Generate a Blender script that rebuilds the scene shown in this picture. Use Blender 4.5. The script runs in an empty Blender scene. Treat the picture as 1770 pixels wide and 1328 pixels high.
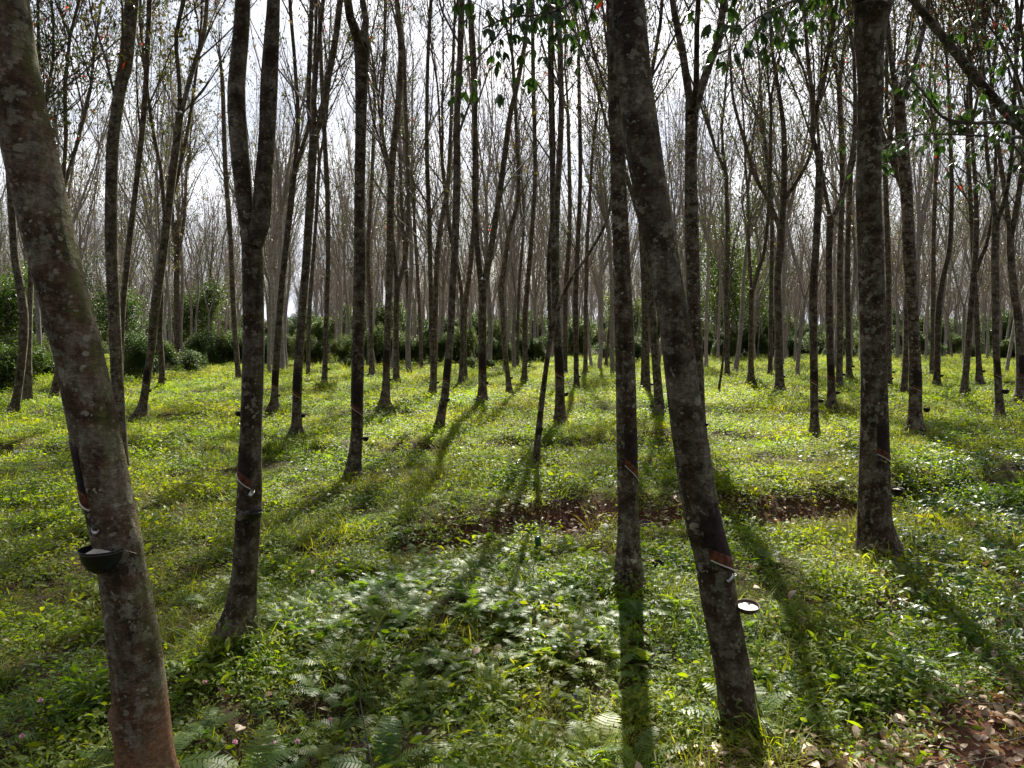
import bpy, math, random
import numpy as np
from mathutils import Vector

scene = bpy.context.scene
R = math.radians
PI = math.pi

# ------------------------------------------------------------------ camera
EYE = 1.7
FPX = 1312.0                     # focal length in pixels of the 1770 px wide photograph
HORIZON = 585.0
PITCH = math.atan((664 - HORIZON) / FPX)
cam_data = bpy.data.cameras.new('camera')
cam_data.sensor_width = 36.0
cam_data.lens = FPX / 1770 * 36
cam_data.clip_start = 0.05
cam_data.clip_end = 2000
cam = bpy.data.objects.new('camera', cam_data)
scene.collection.objects.link(cam)
cam.location = (0, 0, EYE)
cam.rotation_euler = (R(90) - PITCH, 0, 0)
scene.camera = cam

# ------------------------------------------------------------------ light
SUN_AZ = math.atan((1035 - 885) / FPX)      # to the right of straight ahead (+Y)
SUN_EL = R(40)
world = bpy.data.worlds.new('World')
scene.world = world
world.use_nodes = True
nt = world.node_tree
nt.nodes.clear()
w_out = nt.nodes.new('ShaderNodeOutputWorld')
w_bg = nt.nodes.new('ShaderNodeBackground')
sky = nt.nodes.new('ShaderNodeTexSky')
sky.sky_type = 'NISHITA'
sky.sun_disc = False
sky.sun_elevation = SUN_EL
sky.sun_rotation = SUN_AZ
sky.dust_density = 2.0
tc = nt.nodes.new('ShaderNodeTexCoord')
mp = nt.nodes.new('ShaderNodeMapping')
mp.inputs['Scale'].default_value = (1, 1, 2.2)
mp.inputs['Location'].default_value = (0.4, 0.2, 0.3)
cn = nt.nodes.new('ShaderNodeTexNoise')
cn.inputs['Scale'].default_value = 2.6
cn.inputs['Detail'].default_value = 7
cn.inputs['Roughness'].default_value = 0.55
cr = nt.nodes.new('ShaderNodeValToRGB')
cr.color_ramp.elements[0].position = 0.33
cr.color_ramp.elements[1].position = 0.52
cn2 = nt.nodes.new('ShaderNodeTexNoise')
cn2.inputs['Scale'].default_value = 4.5
cn2.inputs['Detail'].default_value = 6
cc = nt.nodes.new('ShaderNodeValToRGB')
cc.color_ramp.elements[0].position = 0.38
cc.color_ramp.elements[0].color = (4.6, 4.8, 5.5, 1)
cc.color_ramp.elements[1].position = 0.62
cc.color_ramp.elements[1].color = (7.6, 7.6, 7.9, 1)
mx = nt.nodes.new('ShaderNodeMixRGB')
L = nt.links.new
# the cloud sheet is brightest round the sun, which stands behind it, and dull on the far side of the sky
dotn = nt.nodes.new('ShaderNodeVectorMath'); dotn.operation = 'DOT_PRODUCT'
dotn.inputs[1].default_value = (math.sin(SUN_AZ) * math.cos(SUN_EL), math.cos(SUN_AZ) * math.cos(SUN_EL), math.sin(SUN_EL))
L(tc.outputs['Generated'], dotn.inputs[0])
glow = nt.nodes.new('ShaderNodeMapRange'); glow.interpolation_type = 'SMOOTHSTEP'
glow.inputs[1].default_value = -.3; glow.inputs[2].default_value = 1.0; glow.inputs[3].default_value = .27; glow.inputs[4].default_value = 2.05
L(dotn.outputs['Value'], glow.inputs[0])
gm = nt.nodes.new('ShaderNodeMixRGB'); gm.blend_type = 'MULTIPLY'; gm.inputs['Fac'].default_value = 1
L(glow.outputs[0], gm.inputs['Color2'])
L(tc.outputs['Generated'], mp.inputs['Vector'])
L(mp.outputs['Vector'], cn.inputs['Vector'])
L(mp.outputs['Vector'], cn2.inputs['Vector'])
L(cn.outputs['Fac'], cr.inputs['Fac'])
L(cn2.outputs['Fac'], cc.inputs['Fac'])
L(cr.outputs['Color'], mx.inputs['Fac'])
L(sky.outputs['Color'], mx.inputs['Color1'])
L(cc.outputs['Color'], gm.inputs['Color1'])
L(gm.outputs['Color'], mx.inputs['Color2'])
L(mx.outputs['Color'], w_bg.inputs['Color'])
w_bg.inputs['Strength'].default_value = 0.036
L(w_bg.outputs['Background'], w_out.inputs['Surface'])

sd = bpy.data.lights.new('sun', 'SUN')
sd.energy = 5.0
sd.angle = R(0.5)
sd.color = (1.0, 0.94, 0.82)
sun = bpy.data.objects.new('sun', sd)
scene.collection.objects.link(sun)
sv = Vector((math.sin(SUN_AZ) * math.cos(SUN_EL), math.cos(SUN_AZ) * math.cos(SUN_EL), math.sin(SUN_EL)))
sun.rotation_euler = sv.to_track_quat('Z', 'Y').to_euler()

scene.view_settings.view_transform = 'Standard'
scene.view_settings.look = 'None'
scene.view_settings.exposure = 1.78
scene.view_settings.gamma = 1.0
scene.view_settings.use_curve_mapping = False
scene.render.engine = 'CYCLES'
scene.cycles.max_bounces = 6
scene.cycles.diffuse_bounces = 3
scene.cycles.glossy_bounces = 2
scene.cycles.transmission_bounces = 4
scene.cycles.volume_bounces = 0
scene.cycles.caustics_reflective = False
scene.cycles.caustics_refractive = False
scene.cycles.sample_clamp_indirect = 4.0
scene.cycles.use_denoising = True

# ------------------------------------------------------------------ helpers
def link(o):
    scene.collection.objects.link(o)
    return o

def tag(o, label=None, cat=None, group=None, kind=None):
    if label: o['label'] = label
    if cat: o['category'] = cat
    if group: o['group'] = group
    if kind: o['kind'] = kind
    return o

def empty(name, loc, label=None, cat=None, group=None):
    o = bpy.data.objects.new(name, None)
    o.empty_display_size = 0.2
    o.location = loc
    link(o)
    return tag(o, label, cat, group)

class MB:
    """collects vertices and faces (with a material slot each) for ONE mesh object"""
    def __init__(s):
        s.v = []; s.n = 0; s.f = []; s.m = []
    def add(s, v, f, mat=0):
        v = np.asarray(v, float).reshape(-1, 3)
        for k in set(len(q) for q in f) if isinstance(f, list) else ():
            q = np.array([x for x in f if len(x) == k], int)
            s.f.append(q + s.n); s.m.append(np.full(len(q), mat))
        if not isinstance(f, list):
            s.f.append(f + s.n); s.m.append(np.full(len(f), mat))
        s.v.append(v); s.n += len(v)
    def mesh(s, name, mats, smooth=True):
        me = bpy.data.meshes.new(name)
        v = np.concatenate(s.v).astype(np.float32)
        idx = np.concatenate([q.reshape(-1) for q in s.f]).astype(np.int32)
        cnt = np.concatenate([np.full(len(q), q.shape[1]) for q in s.f])
        st = np.concatenate([[0], np.cumsum(cnt)[:-1]]).astype(np.int32)
        me.vertices.add(len(v)); me.vertices.foreach_set('co', v.reshape(-1))
        me.loops.add(len(idx)); me.loops.foreach_set('vertex_index', idx)
        me.polygons.add(len(cnt)); me.polygons.foreach_set('loop_start', st)
        me.polygons.foreach_set('material_index', np.concatenate(s.m).astype(np.int32))
        me.polygons.foreach_set('use_smooth', np.full(len(cnt), smooth))
        for m in mats: me.materials.append(m)
        me.update(calc_edges=True)
        return me
    def build(s, name, mats, parent=None, smooth=True, linked=True):
        o = bpy.data.objects.new(name, s.mesh(name, mats, smooth))
        if linked: link(o)
        if parent: o.parent = parent
        return o

def unit(a):
    return a / max(1e-9, float(np.linalg.norm(a)))

def tube(mb, P, rad, sides=6, mat=0, bump=None, cap=True):
    P = np.asarray(P, float); rad = np.asarray(rad, float); n = len(P)
    T = np.gradient(P, axis=0)
    T /= np.maximum(np.linalg.norm(T, axis=1, keepdims=True), 1e-9)
    ref = np.array([0., -1., 0.]) if abs(T[0][1]) < .9 else np.array([1., 0, 0])
    u = unit(ref - T[0] * ref.dot(T[0])); U = [u]
    for i in range(1, n):
        u = unit(u - T[i] * u.dot(T[i])); U.append(u)
    U = np.array(U); V = np.cross(T, U)
    a = np.arange(sides) * 2 * PI / sides
    rr = rad[:, None] * np.ones((1, sides))
    if bump is not None: rr = bump(P, a, rr)
    ring = P[:, None, :] + rr[:, :, None] * (np.cos(a)[None, :, None] * U[:, None, :] + np.sin(a)[None, :, None] * V[:, None, :])
    i = np.arange(n - 1)[:, None] * sides; j = np.arange(sides)[None, :]; k = (j + 1) % sides
    f = np.stack([i + j, i + k, i + sides + k, i + sides + j], -1).reshape(-1, 4)
    mb.add(ring.reshape(-1, 3), f, mat)
    if cap:
        q = np.concatenate([P[-1:] + T[-1:] * rad[-1] * .6, ring[-1]])
        mb.add(q, np.array([[0, 1 + x, 1 + (x + 1) % sides] for x in range(sides)]), mat)
    return U, V

def catmull(P, per):
    """smooth curve through the rows of P (any number of columns)"""
    P = np.asarray(P, float)
    if len(P) < 3:
        t = np.linspace(0, 1, per * (len(P) - 1) + 1)[:, None]
        return P[0] * (1 - t) + P[-1] * t
    Q = np.vstack([2 * P[0] - P[1], P, 2 * P[-1] - P[-2]])
    out = []
    for i in range(1, len(Q) - 2):
        for t in np.arange(per) / per:
            a, b, c, d = Q[i - 1], Q[i], Q[i + 1], Q[i + 2]
            out.append(.5 * (2 * b + (c - a) * t + (2 * a - 5 * b + 4 * c - d) * t * t + (3 * b - a - 3 * c + d) * t ** 3))
    out.append(P[-1])
    return np.array(out)

def resample(P, step):
    s = np.concatenate([[0], np.cumsum(np.linalg.norm(np.diff(P[:, :3], axis=0), axis=1))])
    n = max(2, int(s[-1] / step) + 1)
    t = np.linspace(0, s[-1], n)
    return np.stack([np.interp(t, s, P[:, c]) for c in range(P.shape[1])], 1)

# ------------------------------------------------------------------ terrain
def sst(a, b, x):
    t = np.clip((x - a) / (b - a), 0, 1)
    return t * t * (3 - 2 * t)

def bank_line(x):
    return np.interp(x, [-8, -.9, 1.0, 3.3, 6.1, 12], [5.9, 6.35, 6.9, 7.45, 8.9, 11.5])

def hgt(x, y):
    x = np.asarray(x, float); y = np.asarray(y, float)
    z = .025 * np.sin(1.3 * x + .8 * y + 1) + .02 * np.sin(2.7 * y - .9 * x + 2) + .015 * np.sin(4.1 * x + 3.3 * y) + .012 * np.sin(6.3 * x - 5.2 * y + .5)
    z = z + (.012 * np.sin(8.3 * x + 2.1 * np.sin(3.1 * y)) + .012 * np.sin(9.1 * y + 1.9 * np.sin(3.7 * x) + 1)) * np.exp(-np.abs(y) / 18)
    near = sst(-1.6, -.4, x) * (1 - sst(9, 14, x))
    s = y - bank_line(x) - .12 * np.sin(2.2 * x)
    z = z + near * (.17 * sst(-.1, .35, s) * (1 - sst(1.5, 5, s)) - .07 * np.exp(-((s + .2) / .25) ** 2))
    s2 = y - (11.3 + .12 * x + .35 * np.sin(.7 * x))
    z = z + .13 * sst(-.1, .4, s2) * (1 - sst(.8, 3.2, s2))
    s3 = y - (16.4 + .1 * x + .5 * np.sin(.5 * x + 1))
    z = z + .14 * sst(-.1, .5, s3) * (1 - sst(1, 4, s3))
    s4 = y - (24 + .1 * x + .7 * np.sin(.35 * x + 2))
    z = z + .15 * sst(-.1, .6, s4) * (1 - sst(1.5, 6, s4))
    z = z + .12 * np.exp(-(((x + .25) / 1.2) ** 2 + ((y - 4.4) / .8) ** 2))
    return z

def ray(px, py):
    cx = (px - 885) / FPX; cy = (664 - py) / FPX
    return np.array([cx, math.cos(PITCH) + cy * math.sin(PITCH), -math.sin(PITCH) + cy * math.cos(PITCH)])

def at_depth(px, py, d):
    D = ray(px, py); t = d / D[1]
    return np.array([D[0] * t, d, EYE + D[2] * t])

def on_ground(px, py):
    D = ray(px, py); z = 0.0
    for _ in range(12):
        t = (z - EYE) / D[2]
        z = z * .4 + .6 * float(hgt(D[0] * t, D[1] * t))
    return np.array([D[0] * t, D[1] * t, float(hgt(D[0] * t, D[1] * t))])

def to_px(x, y, z=0.0):
    dy, dz = y, z - EYE
    fw = dy * math.cos(PITCH) - dz * math.sin(PITCH)
    up = dy * math.sin(PITCH) + dz * math.cos(PITCH)
    fw = np.maximum(fw, 1e-3)
    return 885 + FPX * x / fw, 664 - FPX * up / fw

# ------------------------------------------------------------------ materials
def new_mat(name):
    m = bpy.data.materials.new(name); m.use_nodes = True
    t = m.node_tree; t.nodes.clear()
    o = t.nodes.new('ShaderNodeOutputMaterial')
    return m, t, o

def N(t, kind, **kw):
    n = t.nodes.new(kind)
    for k, v in kw.items():
        if k in n.inputs: n.inputs[k].default_value = v
        else: setattr(n, k, v)
    return n

def ramp(t, stops):
    n = t.nodes.new('ShaderNodeValToRGB'); e = n.color_ramp.elements
    e[0].position, e[0].color = stops[0][0], (*stops[0][1], 1)
    e[1].position, e[1].color = stops[-1][0], (*stops[-1][1], 1)
    for p, c in stops[1:-1]:
        x = e.new(p); x.color = (*c, 1)
    return n

def mixc(t, f, a, b, mode='MIX'):
    n = t.nodes.new('ShaderNodeMixRGB'); n.blend_type = mode
    for s, v in (('Fac', f), ('Color1', a), ('Color2', b)):
        if isinstance(v, (int, float)): n.inputs[s].default_value = v
        elif isinstance(v, tuple): n.inputs[s].default_value = (*v, 1)
        else: t.links.new(v, n.inputs[s])
    return n.outputs['Color']

def bark_mat(name, dark, mid, pale, lichen_amt=.5, moss=0.0, bump=.6, red=0.0):
    m, t, o = new_mat(name); l = t.links.new
    g = N(t, 'ShaderNodeTexCoord'); oi = N(t, 'ShaderNodeObjectInfo')
    off = N(t, 'ShaderNodeVectorMath', operation='MULTIPLY_ADD')
    cmb = N(t, 'ShaderNodeCombineXYZ')
    l(oi.outputs['Random'], cmb.inputs[0]); l(oi.outputs['Random'], cmb.inputs[2])
    l(cmb.outputs[0], off.inputs[0]); off.inputs[1].default_value = (37, 0, 53); l(g.outputs['Object'], off.inputs[2])
    co = off.outputs[0]
    # brown and grey areas, some stretched round the trunk
    mpn = N(t, 'ShaderNodeMapping'); mpn.inputs['Scale'].default_value = (1, 1, 1.3); l(co, mpn.inputs[0])
    n1 = N(t, 'ShaderNodeTexNoise', Scale=7.0, Detail=6.0, Roughness=.65); l(mpn.outputs[0], n1.inputs['Vector'])
    r1 = ramp(t, [(.30, dark), (.48, mid), (.62, tuple(.6 * a + .4 * b for a, b in zip(mid, pale)))]); l(n1.outputs['Fac'], r1.inputs['Fac'])
    # blotches of crustose lichen
    nb = N(t, 'ShaderNodeTexNoise', Scale=17.0, Detail=10.0, Roughness=.72); l(co, nb.inputs['Vector'])
    rb_ = ramp(t, [(.535 - .06 * (lichen_amt - .5) * 4, (0, 0, 0)), (.565, (1, 1, 1))]); l(nb.outputs['Fac'], rb_.inputs['Fac'])
    # fine grain
    n2 = N(t, 'ShaderNodeTexNoise', Scale=60.0, Detail=5.0, Roughness=.7); l(co, n2.inputs['Vector'])
    r2 = ramp(t, [(.3, (.45, .45, .45)), (.7, (1.45, 1.45, 1.45))]); l(n2.outputs['Fac'], r2.inputs['Fac'])
    base = mixc(t, 1.0, r1.outputs['Color'], r2.outputs['Color'], 'MULTIPLY')
    # vertical streaks
    mps = N(t, 'ShaderNodeMapping'); mps.inputs['Scale'].default_value = (1, 1, .12); l(co, mps.inputs[0])
    ns = N(t, 'ShaderNodeTexNoise', Scale=34.0, Detail=3.0); l(mps.outputs[0], ns.inputs['Vector'])
    rs = ramp(t, [(.38, (.6, .58, .55)), (.6, (1.15, 1.15, 1.15))]); l(ns.outputs['Fac'], rs.inputs['Fac'])
    base = mixc(t, .8, base, rs.outputs['Color'], 'MULTIPLY')
    # crusty lichen: distorted round spots of three sizes
    nd = N(t, 'ShaderNodeTexNoise', Scale=18.0, Detail=3.0); l(co, nd.inputs['Vector'])
    dis = N(t, 'ShaderNodeVectorMath', operation='MULTIPLY_ADD'); l(nd.outputs['Color'], dis.inputs[0]); dis.inputs[1].default_value = (.06, .06, .06); l(co, dis.inputs[2])
    mask = None
    for sc, th, am in ((11, .24, 1.0), (24, .26, 1.0), (42, .30, 1.0)):
        v = N(t, 'ShaderNodeTexVoronoi', Scale=float(sc)); l(dis.outputs[0], v.inputs['Vector'])
        wn = N(t, 'ShaderNodeSeparateColor'); l(v.outputs['Color'], wn.inputs[0])
        # each cell has its own spot size; many have none
        sz = N(t, 'ShaderNodeMath', operation='MULTIPLY_ADD'); l(wn.outputs[0], sz.inputs[0]); sz.inputs[1].default_value = .62; sz.inputs[2].default_value = -.62 + lichen_amt * .62
        df = N(t, 'ShaderNodeMath', operation='SUBTRACT'); l(sz.outputs[0], df.inputs[0]); l(v.outputs['Distance'], df.inputs[1])
        ml = N(t, 'ShaderNodeMath', operation='MULTIPLY', use_clamp=True); l(df.outputs[0], ml.inputs[0]); ml.inputs[1].default_value = 30 * am
        if mask is None: mask = ml.outputs[0]
        else:
            mxx = N(t, 'ShaderNodeMath', operation='MAXIMUM'); l(mask, mxx.inputs[0]); l(ml.outputs[0], mxx.inputs[1]); mask = mxx.outputs[0]
    mb_ = N(t, 'ShaderNodeMath', operation='MULTIPLY'); l(rb_.outputs['Color'], mb_.inputs[0]); mb_.inputs[1].default_value = .62
    mxx = N(t, 'ShaderNodeMath', operation='MAXIMUM'); l(mask, mxx.inputs[0]); l(mb_.outputs[0], mxx.inputs[1]); mask = mxx.outputs[0]
    big = N(t, 'ShaderNodeTexNoise', Scale=3.2, Detail=3.0); l(co, big.inputs['Vector'])
    bigr = ramp(t, [(.34, (.45, .45, .45)), (.54, (1, 1, 1))]); l(big.outputs['Fac'], bigr.inputs['Fac'])
    mm = N(t, 'ShaderNodeMath', operation='MULTIPLY'); l(mask, mm.inputs[0]); l(bigr.outputs['Color'], mm.inputs[1])
    lc = ramp(t, [(.3, (pale[0] * .62, pale[1] * .72, pale[2] * .62)), (.55, pale), (.68, (pale[0] * 1.55, pale[1] * 1.5, pale[2] * 1.5))])
    nl = N(t, 'ShaderNodeTexNoise', Scale=9.0, Detail=2.0); l(co, nl.inputs['Vector']); l(nl.outputs['Fac'], lc.inputs['Fac'])
    lcg = mixc(t, .6, lc.outputs['Color'], r2.outputs['Color'], 'MULTIPLY')
    mm2 = N(t, 'ShaderNodeMath', operation='MULTIPLY'); l(mm.outputs[0], mm2.inputs[0]); mm2.inputs[1].default_value = .88
    col = mixc(t, mm2.outputs[0], base, lcg)
    if moss:
        nm = N(t, 'ShaderNodeTexNoise', Scale=9.0, Detail=8.0, Roughness=.7); l(co, nm.inputs['Vector'])
        geo = N(t, 'ShaderNodeNewGeometry'); sx = N(t, 'ShaderNodeSeparateXYZ'); l(geo.outputs['Normal'], sx.inputs[0])
        a = N(t, 'ShaderNodeMath', operation='MULTIPLY_ADD'); l(sx.outputs[0], a.inputs[0]); a.inputs[1].default_value = .22; l(nm.outputs['Fac'], a.inputs[2])
        rm = ramp(t, [(.64, (0, 0, 0)), (.84, (1, 1, 1))]); l(a.outputs[0], rm.inputs['Fac'])
        k = N(t, 'ShaderNodeMath', operation='MULTIPLY'); l(rm.outputs['Color'], k.inputs[0]); k.inputs[1].default_value = moss
        col = mixc(t, k.outputs[0], col, (.13, .14, .035))
    if red:
        # rust-brown bare bark low on the trunk
        nr = N(t, 'ShaderNodeTexNoise', Scale=2.6, Detail=5.0); l(g.outputs['Object'], nr.inputs['Vector'])
        sz2 = N(t, 'ShaderNodeSeparateXYZ'); l(g.outputs['Object'], sz2.inputs[0])
        a2 = N(t, 'ShaderNodeMath', operation='MULTIPLY_ADD'); l(sz2.outputs[2], a2.inputs[0]); a2.inputs[1].default_value = -.6; l(nr.outputs['Fac'], a2.inputs[2])
        r3 = ramp(t, [(.20, (0, 0, 0)), (.36, (1, 1, 1))]); l(a2.outputs[0], r3.inputs['Fac'])
        k2 = N(t, 'ShaderNodeMath', operation='MULTIPLY'); l(r3.outputs['Color'], k2.inputs[0]); k2.inputs[1].default_value = red
        rb = mixc(t, .8, (.30, .155, .085), r2.outputs['Color'], 'MULTIPLY')
        col = mixc(t, k2.outputs[0], col, rb)
    # per tree tone
    tone = N(t, 'ShaderNodeMapRange'); l(oi.outputs['Random'], tone.inputs[0]); tone.inputs[3].default_value = .8; tone.inputs[4].default_value = 1.2
    tv = N(t, 'ShaderNodeCombineXYZ')
    for i in range(3): l(tone.outputs[0], tv.inputs[i])
    col = mixc(t, 1.0, col, tv.outputs[0], 'MULTIPLY')
    p = N(t, 'ShaderNodeBsdfPrincipled', Roughness=.85); p.inputs['Specular IOR Level'].default_value = .25
    l(col, p.inputs['Base Color'])
    # bump: grain, cracks and lichen crust
    mpc = N(t, 'ShaderNodeMapping'); mpc.inputs['Scale'].default_value = (1, 1, 2.6); l(co, mpc.inputs[0])
    cv = N(t, 'ShaderNodeTexNoise', Scale=22.0, Detail=6.0, Roughness=.7); l(mpc.outputs[0], cv.inputs['Vector'])
    h1 = N(t, 'ShaderNodeMath', operation='MULTIPLY_ADD'); l(mm.outputs[0], h1.inputs[0]); h1.inputs[1].default_value = .25; l(cv.outputs['Fac'], h1.inputs[2])
    h2 = N(t, 'ShaderNodeMath', operation='MULTIPLY_ADD'); l(n2.outputs['Fac'], h2.inputs[0]); h2.inputs[1].default_value = .5; l(h1.outputs[0], h2.inputs[2])
    b = N(t, 'ShaderNodeBump', Strength=bump, Distance=.02); l(h2.outputs[0], b.inputs['Height']); l(b.outputs[0], p.inputs['Normal'])
    l(p.outputs[0], o.inputs['Surface'])
    return m

def leaf_mat(name, cols, trans=.45, tcol=(1.5, 1.7, .5), rough=.45, spec=.5, scale=.45, tmul=1.0):
    """thin leaf: diffuse and gloss on top, light passing through; colour by plant and by patch of ground"""
    m, t, o = new_mat(name); l = t.links.new
    oi = N(t, 'ShaderNodeObjectInfo'); geo = N(t, 'ShaderNodeNewGeometry')
    n1 = N(t, 'ShaderNodeTexNoise', Scale=scale, Detail=4.0, Roughness=.6); l(geo.outputs['Position'], n1.inputs['Vector'])
    n2 = N(t, 'ShaderNodeTexNoise', Scale=17.0, Detail=2.0); l(geo.outputs['Position'], n2.inputs['Vector'])
    a = N(t, 'ShaderNodeMath', operation='MULTIPLY_ADD'); l(oi.outputs['Random'], a.inputs[0]); a.inputs[1].default_value = .30; l(n1.outputs['Fac'], a.inputs[2])
    b = N(t, 'ShaderNodeMath', operation='MULTIPLY_ADD'); l(n2.outputs['Fac'], b.inputs[0]); b.inputs[1].default_value = .55; l(a.outputs[0], b.inputs[2])
    c = N(t, 'ShaderNodeMapRange'); l(b.outputs[0], c.inputs[0]); c.inputs[1].default_value = .52; c.inputs[2].default_value = 1.16
    k = len(cols)
    r = ramp(t, [(i / (k - 1), cc_) for i, cc_ in enumerate(cols)]); l(c.outputs[0], r.inputs['Fac'])
    p = N(t, 'ShaderNodeBsdfPrincipled', Roughness=rough); p.inputs['Specular IOR Level'].default_value = spec
    l(r.outputs['Color'], p.inputs['Base Color'])
    tr = N(t, 'ShaderNodeBsdfTranslucent')
    l(mixc(t, 1.0, r.outputs['Color'], tuple(x * tmul for x in tcol), 'MULTIPLY'), tr.inputs['Color'])
    ms = N(t, 'ShaderNodeMixShader', Fac=trans); l(p.outputs[0], ms.inputs[1]); l(tr.outputs[0], ms.inputs[2])
    l(ms.outputs[0], o.inputs['Surface'])
    return m

def plain_mat(name, col, rough=.6, spec=.5, metal=0, noise=0, nscale=30, bump=0, col2=None):
    m, t, o = new_mat(name); l = t.links.new
    p = N(t, 'ShaderNodeBsdfPrincipled', Roughness=rough, Metallic=metal); p.inputs['Specular IOR Level'].default_value = spec
    g = N(t, 'ShaderNodeTexCoord'); n = N(t, 'ShaderNodeTexNoise', Scale=float(nscale), Detail=5.0, Roughness=.65); l(g.outputs['Object'], n.inputs['Vector'])
    c2 = col2 or tuple(x * (1 - noise) for x in col)
    r = ramp(t, [(.35, c2), (.65, col)]); l(n.outputs['Fac'], r.inputs['Fac']); l(r.outputs['Color'], p.inputs['Base Color'])
    if bump:
        b = N(t, 'ShaderNodeBump', Strength=bump, Distance=.01); l(n.outputs['Fac'], b.inputs['Height']); l(b.outputs[0], p.inputs['Normal'])
    l(p.outputs[0], o.inputs['Surface'])
    return m

M = {}
M['bark_near'] = bark_mat('bark_near', (.015, .009, .005), (.066, .038, .021), (.36, .33, .25), .46, moss=.45, bump=1.0, red=0)
M['bark_rust'] = bark_mat('bark_rust', (.026, .016, .010), (.125, .075, .043), (.42, .38, .29), .58, moss=.75, bump=.8, red=.9)
M['bark_mid'] = bark_mat('bark_mid', (.018, .012, .008), (.078, .050, .032), (.31, .29, .23), .46, moss=.4, bump=.7)
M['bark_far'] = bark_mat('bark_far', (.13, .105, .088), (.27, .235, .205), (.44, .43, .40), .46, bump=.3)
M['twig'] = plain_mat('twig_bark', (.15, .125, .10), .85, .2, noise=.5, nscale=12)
M['panel'] = plain_mat('tapped_bark', (.035, .022, .016), .8, .25, noise=.75, nscale=26, bump=.5)
M['cut'] = plain_mat('fresh_bark', (.19, .066, .030), .7, .2, noise=.85, nscale=40, bump=.3)
M['latex'] = plain_mat('latex', (.52, .48, .42), .35, .5, noise=.1)
M['cup'] = plain_mat('black_plastic', (.014, .014, .016), .38, .5, noise=.3)
M['cup_brown'] = plain_mat('brown_shell', (.10, .045, .028), .5, .4, noise=.5)
M['metal'] = plain_mat('metal', (.5, .5, .48), .4, .5, metal=.8, noise=.3)
M['wire'] = plain_mat('wire', (.12, .10, .09), .5, .5, metal=.6, noise=.3)
M['canopy'] = leaf_mat('canopy_leaf', [(.022, .036, .014), (.038, .055, .020), (.065, .066, .028), (.10, .065, .038)], .4, tcol=(1.4, 1.45, .6), rough=.5, scale=.25)
M['canopy_red'] = leaf_mat('red_leaf', [(.22, .03, .015), (.30, .06, .02)], .5, tcol=(1.6, .8, .5))
M['big_leaf'] = leaf_mat('rubber_leaf', [(.012, .030, .012), (.020, .046, .014), (.035, .068, .018)], .38, rough=.35)
M['herb'] = leaf_mat('herb_leaf', [(.030, .075, .009), (.065, .125, .012), (.12, .17, .016), (.19, .20, .024)], .5, tcol=(2.4, 2.3, .32), rough=.52, spec=.25)
M['grass'] = leaf_mat('grass_blade', [(.045, .085, .013), (.09, .14, .018), (.15, .18, .026), (.24, .22, .06)], .5, tcol=(2.2, 2.15, .32), rough=.6, spec=.2)
M['fern'] = leaf_mat('fern_leaf', [(.028, .070, .012), (.055, .115, .018), (.095, .155, .025), (.18, .22, .04)], .5, tcol=(2.5, 2.4, .45), rough=.48, spec=.4)
M['glossy'] = leaf_mat('glossy_leaf', [(.02, .055, .016), (.035, .08, .02), (.06, .11, .026)], .3, rough=.42, spec=.4)
M['shrub'] = leaf_mat('shrub_leaf', [(.014, .034, .009), (.028, .055, .013), (.05, .080, .019), (.10, .115, .032)], .4, rough=.5, spec=.3, scale=.6)
M['litter'] = leaf_mat('dry_leaf', [(.08, .045, .028), (.17, .10, .06), (.31, .21, .13), (.50, .39, .28)], .25, tcol=(1.2, .9, .6), rough=.55, scale=1.5)
M['flower'] = plain_mat('pink_flower', (.75, .38, .5), .7, .2, noise=.2)

# ground sheet: red-brown soil, darker under the plants
def ground_mat():
    m, t, o = new_mat('soil'); l = t.links.new
    geo = N(t, 'ShaderNodeNewGeometry')
    n1 = N(t, 'ShaderNodeTexNoise', Scale=.7, Detail=6.0, Roughness=.65); l(geo.outputs['Position'], n1.inputs['Vector'])
    n2 = N(t, 'ShaderNodeTexNoise', Scale=28.0, Detail=6.0, Roughness=.7); l(geo.outputs['Position'], n2.inputs['Vector'])
    r1 = ramp(t, [(.35, (.030, .020, .012)), (.52, (.050, .034, .020)), (.68, (.032, .036, .014))]); l(n1.outputs['Fac'], r1.inputs['Fac'])
    r2 = ramp(t, [(.3, (.4, .4, .4)), (.7, (1.5, 1.4, 1.3))]); l(n2.outputs['Fac'], r2.inputs['Fac'])
    c = mixc(t, 1.0, r1.outputs['Color'], r2.outputs['Color'], 'MULTIPLY')
    at = N(t, 'ShaderNodeAttribute', attribute_name='bare')
    red = mixc(t, .9, (.115, .052, .032), r2.outputs['Color'], 'MULTIPLY')
    c = mixc(t, at.outputs['Fac'], c, red)
    p = N(t, 'ShaderNodeBsdfPrincipled', Roughness=.95); p.inputs['Specular IOR Level'].default_value = .15
    l(c, p.inputs['Base Color'])
    b = N(t, 'ShaderNodeBump', Strength=.9, Distance=.03); l(n2.outputs['Fac'], b.inputs['Height']); l(b.outputs[0], p.inputs['Normal'])
    l(p.outputs[0], o.inputs['Surface'])
    return m
M['soil'] = ground_mat()

# where the ground is bare: the leafy trench, two red patches at the camera's feet
def bare(x, y):
    px, py = to_px(x, y)
    s = y - bank_line(x) - .12 * np.sin(2.2 * x)
    trench = sst(-1.1, -.5, x) * (1 - sst(3.3, 4.0, x)) * np.exp(-((s + .10) / .30) ** 4)
    br = np.exp(-(((px - 1790) / 230) ** 2 + ((py - 1290) / 115) ** 2) ** 2)
    bm = .85 * np.exp(-(((px - 1380) / 270) ** 2 + ((py - 1355) / 85) ** 2) ** 2)
    wob = .5 + .5 * np.sin(5 * x + 3 * np.sin(4 * y)) * np.sin(6 * y + 2)
    return np.clip(trench * (.40 + .75 * wob) + (br + bm) * (.8 + .3 * wob), 0, 1)

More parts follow.
